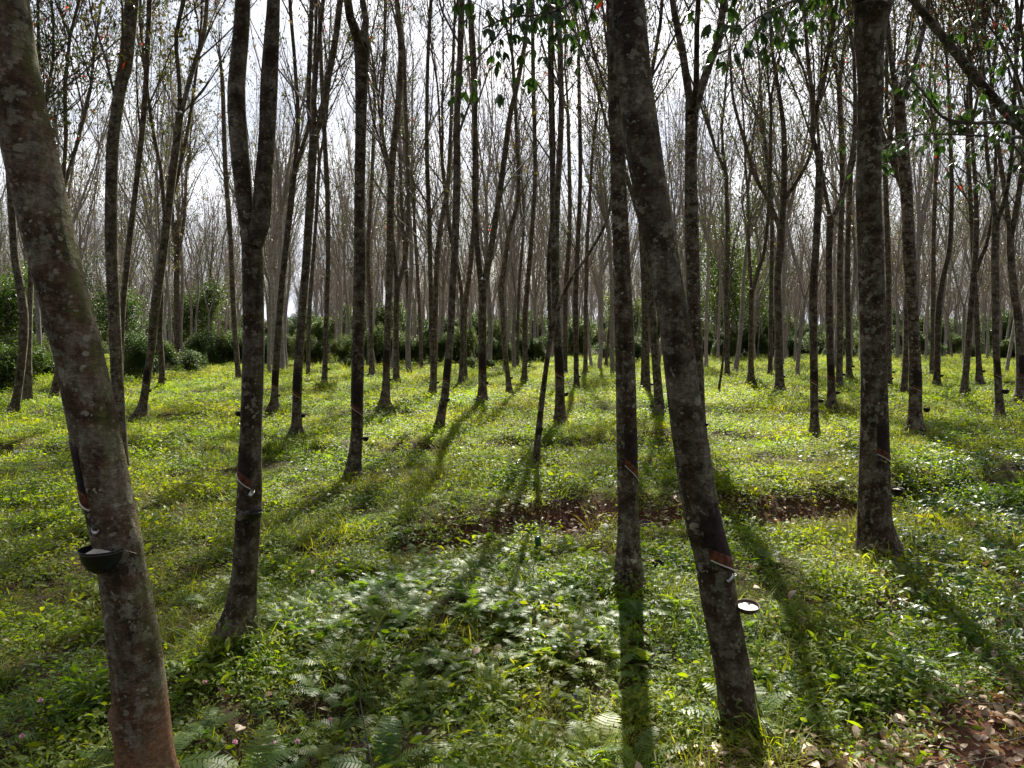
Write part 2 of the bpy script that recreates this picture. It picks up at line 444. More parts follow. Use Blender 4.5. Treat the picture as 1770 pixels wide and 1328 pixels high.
tx = np.linspace(-1, 1, 301); gx = 320 * np.sinh(6.6 * tx) / math.sinh(6.6)
ty = np.linspace(-.50, 1, 381); gy = 4.5 + 380 * np.sinh(6.8 * ty) / math.sinh(6.8)
GX, GY = np.meshgrid(gx, gy)
GZ = hgt(GX, GY)
nx, ny = len(gx), len(gy)
ii = (np.arange(ny - 1)[:, None] * nx + np.arange(nx - 1)[None, :])
gf = np.stack([ii, ii + 1, ii + nx + 1, ii + nx], -1).reshape(-1, 4)
mb = MB(); mb.add(np.stack([GX, GY, GZ], -1).reshape(-1, 3), gf)
ground = mb.build('ground', [M['soil']])
at = ground.data.attributes.new('bare', 'FLOAT', 'POINT')
at.data.foreach_set('value', bare(GX, GY).reshape(-1).astype(np.float32))
tag(ground, 'red brown plantation soil under the grass and herbs', 'ground', kind='structure')

# ------------------------------------------------------------------ tree growing
def leafquads(mb, pts, size, rng, mat=1, per=3, droop=.7):
    """trifoliate leaves: per leaflets of two triangles each, hanging from every point"""
    pts = np.repeat(np.asarray(pts).reshape(-1, 3), per, 0); n = len(pts)
    if not n: return
    az = rng.uniform(0, 2 * PI, n); el = rng.normal(-droop, .45, n)
    d = np.stack([np.cos(az) * np.cos(el), np.sin(az) * np.cos(el), np.sin(el)], 1)
    sd_ = np.cross(d, rng.normal(0, 1, (n, 3)) * .6 + [0, 0, 1]); sd_ /= np.maximum(np.linalg.norm(sd_, axis=1, keepdims=True), 1e-6)
    nn = np.cross(sd_, d)
    s = (size * rng.uniform(.65, 1.25, n))[:, None]
    pts = pts + rng.normal(0, size * .35, (n, 3))
    a = pts; b = pts + d * s * .5 + sd_ * s * .2 + nn * s * .05; c = pts + d * s; e = pts + d * s * .5 - sd_ * s * .2 + nn * s * .05
    v = np.stack([a, b, c, e], 1).reshape(-1, 3)
    i = np.arange(n)[:, None] * 4
    mb.add(v, np.concatenate([i + np.array([[0, 1, 2]]), i + np.array([[0, 2, 3]])]), mat)

def wander(start, d, length, nseg, rng, up=.10, jit=.10):
    P = [np.array(start, float)]; d = unit(np.array(d, float)); st = length / nseg
    for _ in range(nseg):
        d = unit(d + np.array([0, 0, up]) + rng.normal(0, jit, 3) * [1, 1, .4])
        P.append(P[-1] + d * st)
    return np.array(P)

def side_dir(d, ang, rng, az=None):
    d = unit(np.asarray(d, float)); r = rng.normal(0, 1, 3)
    s = unit(r - d * r.dot(d))
    return unit(d * math.cos(ang) + s * math.sin(ang))

def twigs(mb, P, r, rng, dens, leaves, leafy, lo=0.0, mat=0, fine=1.0):
    """side branches with their twigs along the limb P (radii r)"""
    L_ = np.concatenate([[0], np.cumsum(np.linalg.norm(np.diff(P, axis=0), axis=1))])
    n = int(L_[-1] * dens)
    for s in np.sort(rng.uniform(lo, 1, n)):
        q = s * L_[-1]; i = min(int(np.searchsorted(L_, q)), len(P) - 1); i = max(i, 1)
        t = (q - L_[i - 1]) / max(1e-6, L_[i] - L_[i - 1])
        p = P[i - 1] * (1 - t) + P[i] * t; rad = r[i]
        ln = rng.uniform(.9, 3.6) * (1 - .45 * s)
        B = wander(p, side_dir(P[i] - P[i - 1], R(rng.uniform(22, 50)), rng), ln, 4, rng, .16, .13)
        r0 = min(rad * .5, .006 + ln * .0075)
        br = np.linspace(r0, .0045, 5)
        tube(mb, B, br, 3, mat, cap=False)
        for k in range(int(rng.integers(2, 6) * fine)):
            j = int(rng.integers(1, 5)); tl = rng.uniform(.3, 1.1)
            W = wander(B[j], side_dir(B[j] - B[j - 1], R(rng.uniform(20, 50)), rng), tl, 2, rng, .12, .15)
            tube(mb, W, [.006, .0045, .003], 3, mat, cap=False)
            if rng.random() < leafy: leaves.append(W[2])
            if rng.random() < leafy:
                leaves.append(W[1]); leaves.append(W[2] + rng.normal(0, .08, 3)); leaves.append(W[0] + rng.normal(0, .10, 3))
            if rng.random() < leafy: leaves.append(W[2] + rng.normal(0, .12, 3))
        if rng.random() < leafy: leaves.append(B[-1])

def limb_path(start, d, length, r0, rng):
    P = wander(start, d, length, 9, rng, .09, .075)
    return P, np.linspace(r0, .012, 10)

def crown_from(mbt, mbc, ends, top, rng, leafy, leaves, dens=2.2, sides=6):
    """ends: list of (point, direction, radius) where the modelled wood stops; continues each to the crown top"""
    for p, d, r in ends:
        left = top - p[2]
        if left < 1: continue
        k = 2 if left > 3.0 else 1
        if r < .03: k = 1
        for i in range(k):
            dd = side_dir(d, R(rng.uniform(6, 20) if k > 1 else 4), rng)
            P, rr = limb_path(p, dd, left * rng.uniform(.85, 1.1), r * (.8 if k > 1 else 1), rng)
            tube(mbt, P, rr, sides, 0)
            twigs(mbc, P, rr, rng, dens * 1.25, leaves, leafy)
            # a second order limb
            for _ in range(2):
                j = int(rng.integers(1, 6))
                Q, qr = limb_path(P[j], side_dir(P[j + 1] - P[j], R(rng.uniform(15, 32)), rng), left * rng.uniform(.35, .6), rr[j] * .6, rng)
                tube(mbt, Q, qr, 5, 0)
                twigs(mbc, Q, qr, rng, dens, leaves, leafy)

def make_bump(seed, amt, knots=(), rootk=0.0):
    nroot = 2.5 if seed % 2 else 2
    rg = np.random.default_rng(seed)
    ph = rg.uniform(0, 6.28, 12); fz = rg.uniform(1.5, 16, 12); kt = rg.integers(1, 7, 12)
    def f(P, a, rr):
        z = P[:, 2][:, None]; s = 0
        for i in range(12):
            s = s + np.sin(fz[i] * z + kt[i] * a[None, :] + ph[i]) / (1 + .25 * fz[i])
        rr = rr * (1 + amt * s)
        rr = rr * (1 + rootk * np.exp(-np.maximum(z, 0) / .13) * (.35 + .65 * np.sin(nroot * a[None, :] + ph[0]) ** 2))
        for kz, ka, kr, h in knots:
            da = np.angle(np.exp(1j * (a[None, :] - ka)))
            rr = rr * (1 + h * np.exp(-(((z - kz) / kr) ** 2 + (da * rr / kr) ** 2)))
        return rr
    return f

def patch(trunk_P, trunk_r, a0, a1, ztop, zcut, slope, off, height=None, frame=None, n=14, mrows=8, ragged=0.0, seed=0):
    """a sheet lying on the trunk between angles a0..a1 (0 faces the camera, positive to the right); lower edge slants down to the right"""
    rg = np.random.default_rng(seed)
    V = []
    for i in range(n + 1):
        u = i / n; a = a0 + (a1 - a0) * u
        lo = zcut - slope * (u - .5)
        hi = (lo + height) if height else ztop + rg.normal(0, 1) * ragged
        for j in range(mrows + 1):
            z = lo + (hi - lo) * j / mrows
            c = np.array([np.interp(z, trunk_P[:, 2], trunk_P[:, k]) for k in (0, 1)])
            r = np.interp(z, trunk_P[:, 2], trunk_r) * 1.015 + off
            V.append((c[0] + math.sin(a) * r, c[1] - math.cos(a) * r, z))
    m1 = mrows + 1
    f = [(i * m1 + j, (i + 1) * m1 + j, (i + 1) * m1 + j + 1, i * m1 + j + 1) for i in range(n) for j in range(mrows)]
    mb = MB(); mb.add(V, f)
    return mb

def solidify(o, th):
    md = o.modifiers.new('thickness', 'SOLIDIFY'); md.thickness = th; md.offset = -1
    return o

def lathe(prof, seg=28):
    """closed profile of (radius, z) turned round Z"""
    mb = MB(); n = len(prof); V = []
    for i in range(seg):
        a = 2 * PI * i / seg
        for r, z in prof: V.append((r * math.cos(a), r * math.sin(a), z))
    f = [(i * n + j, ((i + 1) % seg) * n + j, ((i + 1) % seg) * n + j + 1, i * n + j + 1) for i in range(seg) for j in range(n - 1)]
    mb.add(V, f)
    return mb

CUPS = []
def cup_mesh(kind):
    if kind == 'bowl':     # round bottomed black bowl
        pr = [(0.001, -.086), (.03, -.085), (.034, -.082), (.05, -.068), (.064, -.04), (.071, -.01), (.074, 0), (.0755, .001), (.0755, -.003), (.072, -.006), (.067, -.038), (.052, -.063), (.034, -.077), (.001, -.079)]
        pr = [(a, b) for a, b in pr]
    else:                  # shallow shell
        pr = [(0.001, -.05), (.03, -.048), (.052, -.036), (.068, -.016), (.074, 0), (.076, .002), (.072, .002), (.066, -.014), (.05, -.032), (.03, -.042), (.001, -.044)]
    return pr
cup_black = lathe(cup_mesh('bowl')).mesh('bowl', [M['cup']])
cup_shell = lathe(cup_mesh('shell')).mesh('bowl', [M['cup_brown']])
def latex_disc(r, z, seed=0, lump=.003):
    rg = np.random.default_rng(seed); mb = MB(); V = [(0, 0, z + lump)]; n = 20
    for k in (.5, 1.0):
        for i in range(n):
            a = 2 * PI * i / n; V.append((r * k * math.cos(a), r * k * math.sin(a), z + (rg.normal(0, lump) if k < 1 else 0)))
    f = [(0, 1 + i, 1 + (i + 1) % n) for i in range(n)] + [(1 + i, 21 + i, 21 + (i + 1) % n, 1 + (i + 1) % n) for i in range(n)]
    mb.add(V, f); return mb
latex_mesh = latex_disc(.062, -.022, 1).mesh('latex', [M['latex']])
latex_heap_mesh = latex_disc(.05, -.014, 4, .010).mesh('latex', [M['latex']])
latex_shell_mesh = latex_disc(.064, -.013, 2).mesh('latex', [M['latex']])
def wire_mesh(reach):
    mb = MB(); a = np.linspace(0, 2 * PI, 25)
    tube(mb, np.stack([.0765 * np.cos(a), .0765 * np.sin(a), np.full(25, -.008)], 1), np.full(25, .0014), 5)
    tube(mb, [(-.076, 0, -.008), (-.076 - reach * .5, .0, -.012), (-.076 - reach, 0, -.02)], [.0014] * 3, 5)
    return mb.mesh('wire_holder', [M['wire']])
wire_m = wire_mesh(.05)

def place_cup(px, py, d, width_px, side, label, kind='bowl', latex=True, tilt=0.0, yoff=0.0, group=None, wire=True):
    """cup whose rim centre shows at (px, py) at depth d; side: angle of the trunk as seen from the cup"""
    p = at_depth(px, py, d + yoff)
    t = empty('latex_cup', p, label, 'latex cup', group or 'latex cups wired to the rubber trees')
    s = width_px / FPX * d / .151
    t.scale = (s, s, s); t.rotation_euler = (tilt, 0, side)
    b = bpy.data.objects.new('bowl', cup_shell if kind == 'shell' else cup_black); link(b); b.parent = t
    if latex:
        c = bpy.data.objects.new('latex', latex_heap_mesh if 'scraps' in label or 'lump' in label else latex_shell_mesh if kind == 'shell' else latex_mesh); link(c); c.parent = t
    if wire:
        w = bpy.data.objects.new('wire_holder', wire_m); link(w); w.parent = t
    return t

def traced_tree(label, pts, limbs=(), leafy=.4, cup=None, panel=None, bark='bark_mid', top=None, seed=0, group='rubber trees in the near rows', bumps=.018, knots=(), flare=1.5, clear=None, extra=None, depth=None):
    rng = np.random.default_rng(seed + 100)
    bx, by, _ = pts[0]
    G = on_ground(bx, by)
    d = G[1] if depth is None else depth
    if depth is not None:
        G = at_depth(bx, by, d); G[2] = float(hgt(G[0], G[1]))
    root = empty('rubber_tree', G, label, 'rubber tree', group)
    near = d < 9
    top = top or rng.uniform(14.5, 18)
    def conv(pl, wob):
        out = []
        for k, (x, y, w) in enumerate(pl):
            dd = d + wob * (k / max(1, len(pl) - 1)) ** 1.3
            q = at_depth(x, y, dd) - G
            out.append((*q, w / 2 / FPX * dd))
        return np.array(out)
    C = conv(pts, rng.uniform(-.25, .25) if near else rng.uniform(-.5, .5))
    C[0, 2] = 0.0
    r_base = C[0, 3]
    C = catmull(C, 6)
    C = C[np.concatenate([[True], np.diff(C[:, 2]) > -1e9])]
    C = resample(C, .045 if d < 7 else .09 if d < 12 else .22)
    P, r = C[:, :3], C[:, 3]
    r = np.maximum(r, .012)
    r = r * (1 + (flare - 1) * .55 * np.exp(-np.maximum(P[:, 2], 0) / (.9 * r_base + .05)))
    P = np.vstack([P[0] + [0, 0, -.18], P]); r = np.concatenate([[r[0] * 1.12], r])
    sides = 36 if d < 7 else 20 if d < 12 else 12
    bf = make_bump(seed, bumps, knots, .45)
    mb = MB(); tube(mb, P, r, sides, 0, bump=bf)
    mats = [M[bark]]
    mc = MB(); leaves = []
    ends = []
    limb_objs = []
    trunk_end = (P[-1], P[-1] - P[-2], r[-1])
    if limbs:
        for li, pl in enumerate(limbs):
            wob = rng.uniform(-1.0, 1.0) * min(1.0, d / 12)
            Lc = conv(pl, wob)
            Lc = resample(catmull(Lc, 5), .12 if d < 9 else .3)
            LP, lr = Lc[:, :3], np.maximum(Lc[:, 3], .008)
            ml = MB(); tube(ml, LP, lr, 20 if d < 9 else 8, 0, bump=make_bump(seed + li + 7, bumps))
            limb_objs.append(ml)
            e = (LP[-1], LP[-1] - LP[-2], lr[-1])
            crown_from(ml, mc, [e], top - rng.uniform(0, 2), rng, leafy, leaves)
            if d > 9:
                msk = LP[:, 2] > 3.5
                if msk.sum() > 3: twigs(mc, LP[msk], lr[msk], rng, 1.5, leaves, leafy)
    else:
        crown_from(mb, mc, [trunk_end], top, rng, leafy, leaves)
    if d > 9:
        msk = P[:, 2] > (clear or 4.2)
        if msk.sum() > 4: twigs(mc, P[msk], r[msk], rng, 1.0, leaves, leafy)
    mb.build('trunk', mats, root)
    for ml in limb_objs: ml.build('limb', mats, root)
    if leaves:
        leafquads(mc, leaves, .10, rng, 1, per=5 if (bx < 420 or bx > 1560) and d > 9 else 3)
        if seed % 4 == 0 or bx > 1600: leafquads(mc, np.array(leaves)[::10], .10, rng, 2)
    if mc.n: mc.build('crown', [M['twig'], M['canopy'], M['canopy_red']], root, smooth=False)
    order = np.argsort(P[:, 2]); SP, SR = P[order], r[order]
    if panel:
        # (y of the cut in the photo, y of the panel's top, u0, u1 across the trunk, slope m)
        yc, yt, u0, u1, sl = panel
        zc = at_depth(bx, yc, d)[2] - G[2]; zt = at_depth(bx, yt, d)[2] - G[2]
        a0, a1 = math.asin(max(-1, min(1, u0))) , math.asin(max(-1, min(1, u1)))
        if u1 > 1: a1 += (u1 - 1)
        if u0 < -1: a0 += (u0 + 1)
        o = patch(SP, SR, a0, a1, zt, zc, sl, .0025, ragged=.018, seed=seed).build('tapping_panel', [M['panel']], root); solidify(o, .008)
        o = patch(SP, SR, a0, a1, 0, zc + .002, sl, .0045, height=min(.05, (zt - zc) * .3)).build('fresh_cut', [M['cut']], root); solidify(o, .008)
        if d < 16:
            o = patch(SP, SR, a0, a1 + .03, 0, zc - .006, sl * 1.03, .007, height=.007, mrows=1).build('latex_line', [M['latex']], root); solidify(o, .006)
    if cup:
        for ci, c in enumerate(cup):
            x, y, w = c[:3]; opt = c[3] if len(c) > 3 else {}
            cx = np.interp(at_depth(x, y, d)[2] - G[2], SP[:, 2], SP[:, 0]) + G[0]
            pc = at_depth(x, y, d)
            side = 0.0 if pc[0] > cx else PI
            place_cup(x, y, d, w, side, opt.get('label', f'black latex cup on the {label}'[:110]), kind=opt.get('kind', 'bowl'), latex=opt.get('latex', d < 9), tilt=opt.get('tilt', 0), yoff=opt.get('yoff', -.02), wire=d < 14)
    if extra: extra(root, G, SP, SR, d, rng)
    return root, G, d

exec_order = []
# ------------------------------------------------------------------ nearest trees
def spout(root, G, d, px, py, ang=0.0):
    p = at_depth(px, py, d) - G
    mb = MB(); n = 7; V = []
    for i in range(2):
        for j in range(n):
            a = PI + PI * j / (n - 1)
            V.append((.011 * math.cos(a), -.045 * i, .011 * math.sin(a) - .018 * i))
    f = [(j, j + 1, n + j + 1, n + j) for j in range(n - 1)]
    mb.add(V, f); o = mb.build('spout', [M['metal']], root); solidify(o, .0015)
    o.location = p; o.rotation_euler = (0, 0, ang)
    return o

def leafy_branch(root, G, pts, d, rng, n_side=10, size=.12, ends=None):
    """a thin branch with hanging three-part leaves; pts traced (x, y, depth, width px)"""
    C = np.array([(*(at_depth(x, y, dd) - G), w / 2 / FPX * dd) for x, y, dd, w in pts])
    C = resample(catmull(C, 6), .06)
    mb = MB(); tube(mb, C[:, :3], np.maximum(C[:, 3], .0025), 6, 0, bump=make_bump(3, .04))
    L3 = []
    for k in range(n_side):
        i = int(rng.uniform(.12, 1) * (len(C) - 1)); i = max(1, min(i, len(C) - 1))
        dirn = side_dir(C[i, :3] - C[i - 1, :3], R(rng.uniform(30, 75)), rng)
        W = wander(C[i, :3], dirn, rng.uniform(.12, .55), 5, rng, -.08, .2)
        tube(mb, W, np.linspace(.004, .002, 6), 4, 0)
        for j in range(1, 6):
            if rng.random() < .75: L3.append(W[j])
    L3.append(C[-1, :3])
    big_leaves(mb, L3, size, rng)
    return mb.build('leafy_branch', [M['twig'], M['big_leaf'], M['canopy_red']], root)

def big_leaves(mb, pts, size, rng):
    """petiole and three drooping, pointed oval leaflets, each folded along its rib"""
    for p in pts:
        az = rng.uniform(0, 2 * PI); pl = rng.uniform(.06, .12)
        d = np.array([math.cos(az), math.sin(az), rng.uniform(-.4, .5)]); q = p + d * pl
        tube(mb, [p, (p + q) / 2 + [0, 0, .012], q], [.0016, .0013, .0012], 3, 0, cap=False)
        s0 = size * rng.uniform(.6, 1.2); mat = 2 if rng.random() < .004 else 1
        for k in (-1, 0, 1):
            a = az + k * R(48) + rng.normal(0, .15); dr = rng.uniform(.25, 1.2)
            one_leaf(mb, q, a, -dr, s0 * (1 if k == 0 else .85), .40, mat, curl=.35, roll=rng.normal(0, .3))

def one_leaf(mb, p, az, el, s, wid, mat=0, curl=.3, roll=0.0, rows=5, fold=.18):
    """a leaf of length s starting at p, curved down its length"""
    d = np.array([math.cos(az) * math.cos(el), math.sin(az) * math.cos(el), math.sin(el)])
    sd_ = np.array([-math.sin(az), math.cos(az), 0.0]); nn = np.cross(d, sd_)
    sd_ = sd_ * math.cos(roll) + nn * math.sin(roll); nn = np.cross(d, sd_)
    V = []; prof = [0.06, .62, 1.0, .9, .55, 0.02][:rows + 1] if rows == 5 else list(np.sin(np.linspace(.08, PI - .02, rows + 1)))
    for i in range(rows + 1):
        t = i / rows; c = p + d * s * t * math.cos(curl * t) - nn * s * math.sin(curl * t) * t * .8
        w = prof[i] * s * wid * .5
        V += [c + sd_ * w + nn * w * fold, c, c - sd_ * w + nn * w * fold]
    f = []
    for i in range(rows):
        a = i * 3; f += [(a, a + 1, a + 4, a + 3), (a + 1, a + 2, a + 5, a + 4)]
    mb.add(V, np.array(f), mat)

def x_T1(root, G, SP, SR, d, rng):
    spout(root, G, d - .075, 164, 905, .5)
traced_tree('thick leaning rubber tree with mossy lichen bark and a rust brown foot',
    [(257, 1372, 90), (252, 1328, 87), (244, 1217, 87), (232, 1115, 84), (212, 990, 79), (192, 890, 81), (170, 779, 80), (158, 711, 80), (128, 576, 77), (90, 440, 79), (61, 305, 81), (24, 136, 82), (0, 0, 86), (-30, -220, 84)],
    cup=[(175, 948, 71, {'label': 'big black latex cup with white scraps, on the thick leaning mossy tree', 'yoff': -.10, 'side': 0})],
    panel=(862, 762, -1.15, -.32, .035), bark='bark_rust', seed=1, flare=1.02, knots=[(.30, -1.55, .05, .35), (1.75, -1.3, .05, .12), (.95, 1.5, .04, .12)], extra=x_T1, leafy=.35)

def x_T2(root, G, SP, SR, d, rng):
    spout(root, G, d - .055, 438, 846, 0)
traced_tree('speckled rubber tree forking high into two straight stems, spout and cup on its front',
    [(411, 1098, 56), (416, 1060, 48), (423, 990, 43), (430, 890, 43), (433, 779, 38), (438, 600, 36), (437, 440, 36), (434, 398, 38)],
    limbs=[[(434, 420, 26), (427, 385, 27), (419, 305, 30), (411, 220, 30), (409, 146, 29), (418, 40, 26), (421, -40, 24)],
           [(437, 425, 32), (451, 382, 33), (456, 300, 29), (462, 237, 27), (465, 146, 28), (473, 0, 21), (474, -60, 20)]],
    cup=[(438, 884, 31, {'label': 'black latex cup under the spout on the front of the high forked speckled tree', 'yoff': -.075, 'latex': False}),
         (413, 712, 14, {'label': 'small black cup hooked on the shaded side of the high forked speckled tree', 'latex': False, 'yoff': .02})],
    panel=(828, 782, -1.1, .35, .085), bark='bark_near', seed=2, flare=1.35, extra=x_T2, knots=[(2.6, .6, .05, .25)])

def x_T24(root, G, SP, SR, d, rng):
    leafy_branch(root, G, [(1062, -70, 5.05, 9), (1030, -45, 4.95, 7), (985, 5, 4.9, 5), (940, 25, 4.95, 4), (880, 30, 5.1, 3), (835, 50, 5.2, 3)], d, rng, 20, .10)
    leafy_branch(root, G, [(1062, -90, 5.1, 8), (1010, -60, 5.6, 6), (950, -20, 6.0, 4), (890, 20, 6.4, 3), (850, 75, 6.6, 3), (800, 125, 6.7, 2)], d, rng, 14, .10)
traced_tree('straight dark white spotted rubber tree just left of the dark brown leaning one',
    [(1089, 1028, 50), (1087, 980, 44), (1086, 890, 36), (1083, 745, 35), (1081, 643, 34), (1074, 440, 29), (1069, 305, 27), (1064, 170, 25), (1060, 0, 24), (1058, -120, 23)],
    panel=(822, 745, -.35, 1.2, .14), bark='bark_near', seed=24, flare=1.15, extra=x_T24)

def x_T25(root, G, SP, SR, d, rng):
    spout(root, G, d - .05, 1270, 992, -.9)
traced_tree('dark brown leaning rubber tree with a long seam and a brown shell cup',
    [(1276, 1262, 68), (1274, 1217, 61), (1264, 1149, 62), (1245, 1047, 62), (1232, 963, 62), (1213, 890, 62), (1190, 745, 58), (1168, 576, 54), (1146, 450, 54), (1115, 271, 58), (1097, 136, 57), (1085, 0, 55), (1070, -160, 53)],
    cup=[(1292, 1046, 43, {'label': 'brown shell cup full of white latex on the dark leaning tree', 'kind': 'shell', 'yoff': -.03, 'tilt': R(8)})],
    panel=(975, 880, -.32, 1.2, .08), bark='bark_near', seed=25, flare=1.1, extra=x_T25, knots=[(2.3, -.9, .09, .10), (2.9, -1.0, .12, .1)])

def x_T36(root, G, SP, SR, d, rng):
    leafy_branch(root, G, [(1492, -60, 6.1, 9), (1440, -20, 5.8, 6), (1390, -5, 5.4, 5), (1330, 20, 5.0, 4), (1285, 50, 4.9, 3), (1268, 90, 4.85, 3)], d, rng, 15, .105)
    leafy_branch(root, G, [(1492, -80, 6.1, 8), (1400, -50, 5.8, 6), (1310, -20, 5.2, 4), (1250, -10, 4.6, 3), (1235, 25, 4.4, 2)], d, rng, 9, .11)
    leafy_branch(root, G, [(1500, -80, 6.2, 8), (1440, -30, 7.0, 5), (1400, 10, 7.6, 4), (1370, 60, 8.0, 3)], d, rng, 20, .10)
traced_tree('thick upright dark rubber tree swelling into a fork at the top, at right',
    [(1519, 962, 70), (1515, 925, 60), (1512, 890, 54), (1511, 779, 48), (1510, 643, 43), (1505, 440, 42), (1501, 305, 40), (1505, 170, 40), (1504, 68, 47), (1509, 10, 60)],
    limbs=[[(1500, 40, 40), (1490, -20, 38), (1478, -110, 34)], [(1512, 40, 40), (1530, -20, 36), (1550, -110, 32)]],
    cup=[(1550, 844, 24, {'label': 'black latex cup with a white lump on the thick upright fork topped tree', 'yoff': .02})],
    panel=(793, 725, -.25, 1.25, .12), bark='bark_near', seed=36, flare=1.25, extra=x_T36)

def x_off(root, G, SP, SR, d, rng):
    leafy_branch(root, G, [(1800, 230, 6.6, 9), (1740, 212, 6.5, 7), (1680, 213, 6.3, 6), (1630, 203, 6.2, 5), (1600, 165, 6.2, 4), (1560, 120, 6.2, 3)], d, rng, 26, .08)
    leafy_branch(root, G, [(1810, 240, 6.6, 7), (1700, 235, 6.5, 4), (1600, 232, 6.2, 3), (1540, 245, 6.1, 2), (1480, 250, 6.0, 1.5)], d, rng, 18, .08)
    leafy_branch(root, G, [(1820, 200, 6.6, 7), (1780, 180, 6.2, 6), (1740, 90, 6.0, 4), (1700, 30, 5.9, 3), (1690, -20, 5.9, 3)], d, rng, 22, .08)
    leafy_branch(root, G, [(1820, 260, 6.6, 7), (1790, 300, 6.2, 5), (1760, 260, 6.0, 4), (1740, 245, 5.9, 3)], d, rng, 14, .08)
traced_tree('rubber tree beyond the right edge whose dark limb slants across the top right corner',
    [(1850, 900, 60), (1846, 700, 44), (1838, 500, 40), (1828, 330, 36), (1822, 260, 34)],
    limbs=[[(1826, 300, 18), (1790, 245, 17), (1740, 195, 16), (1700, 150, 15), (1655, 95, 14), (1610, 40, 13), (1570, -10, 12), (1530, -60, 11)],
           [(1824, 300, 30), (1822, 200, 27), (1835, 50, 24), (1840, -80, 22)]],
    bark='bark_near', seed=50, extra=x_off, leafy=.5)

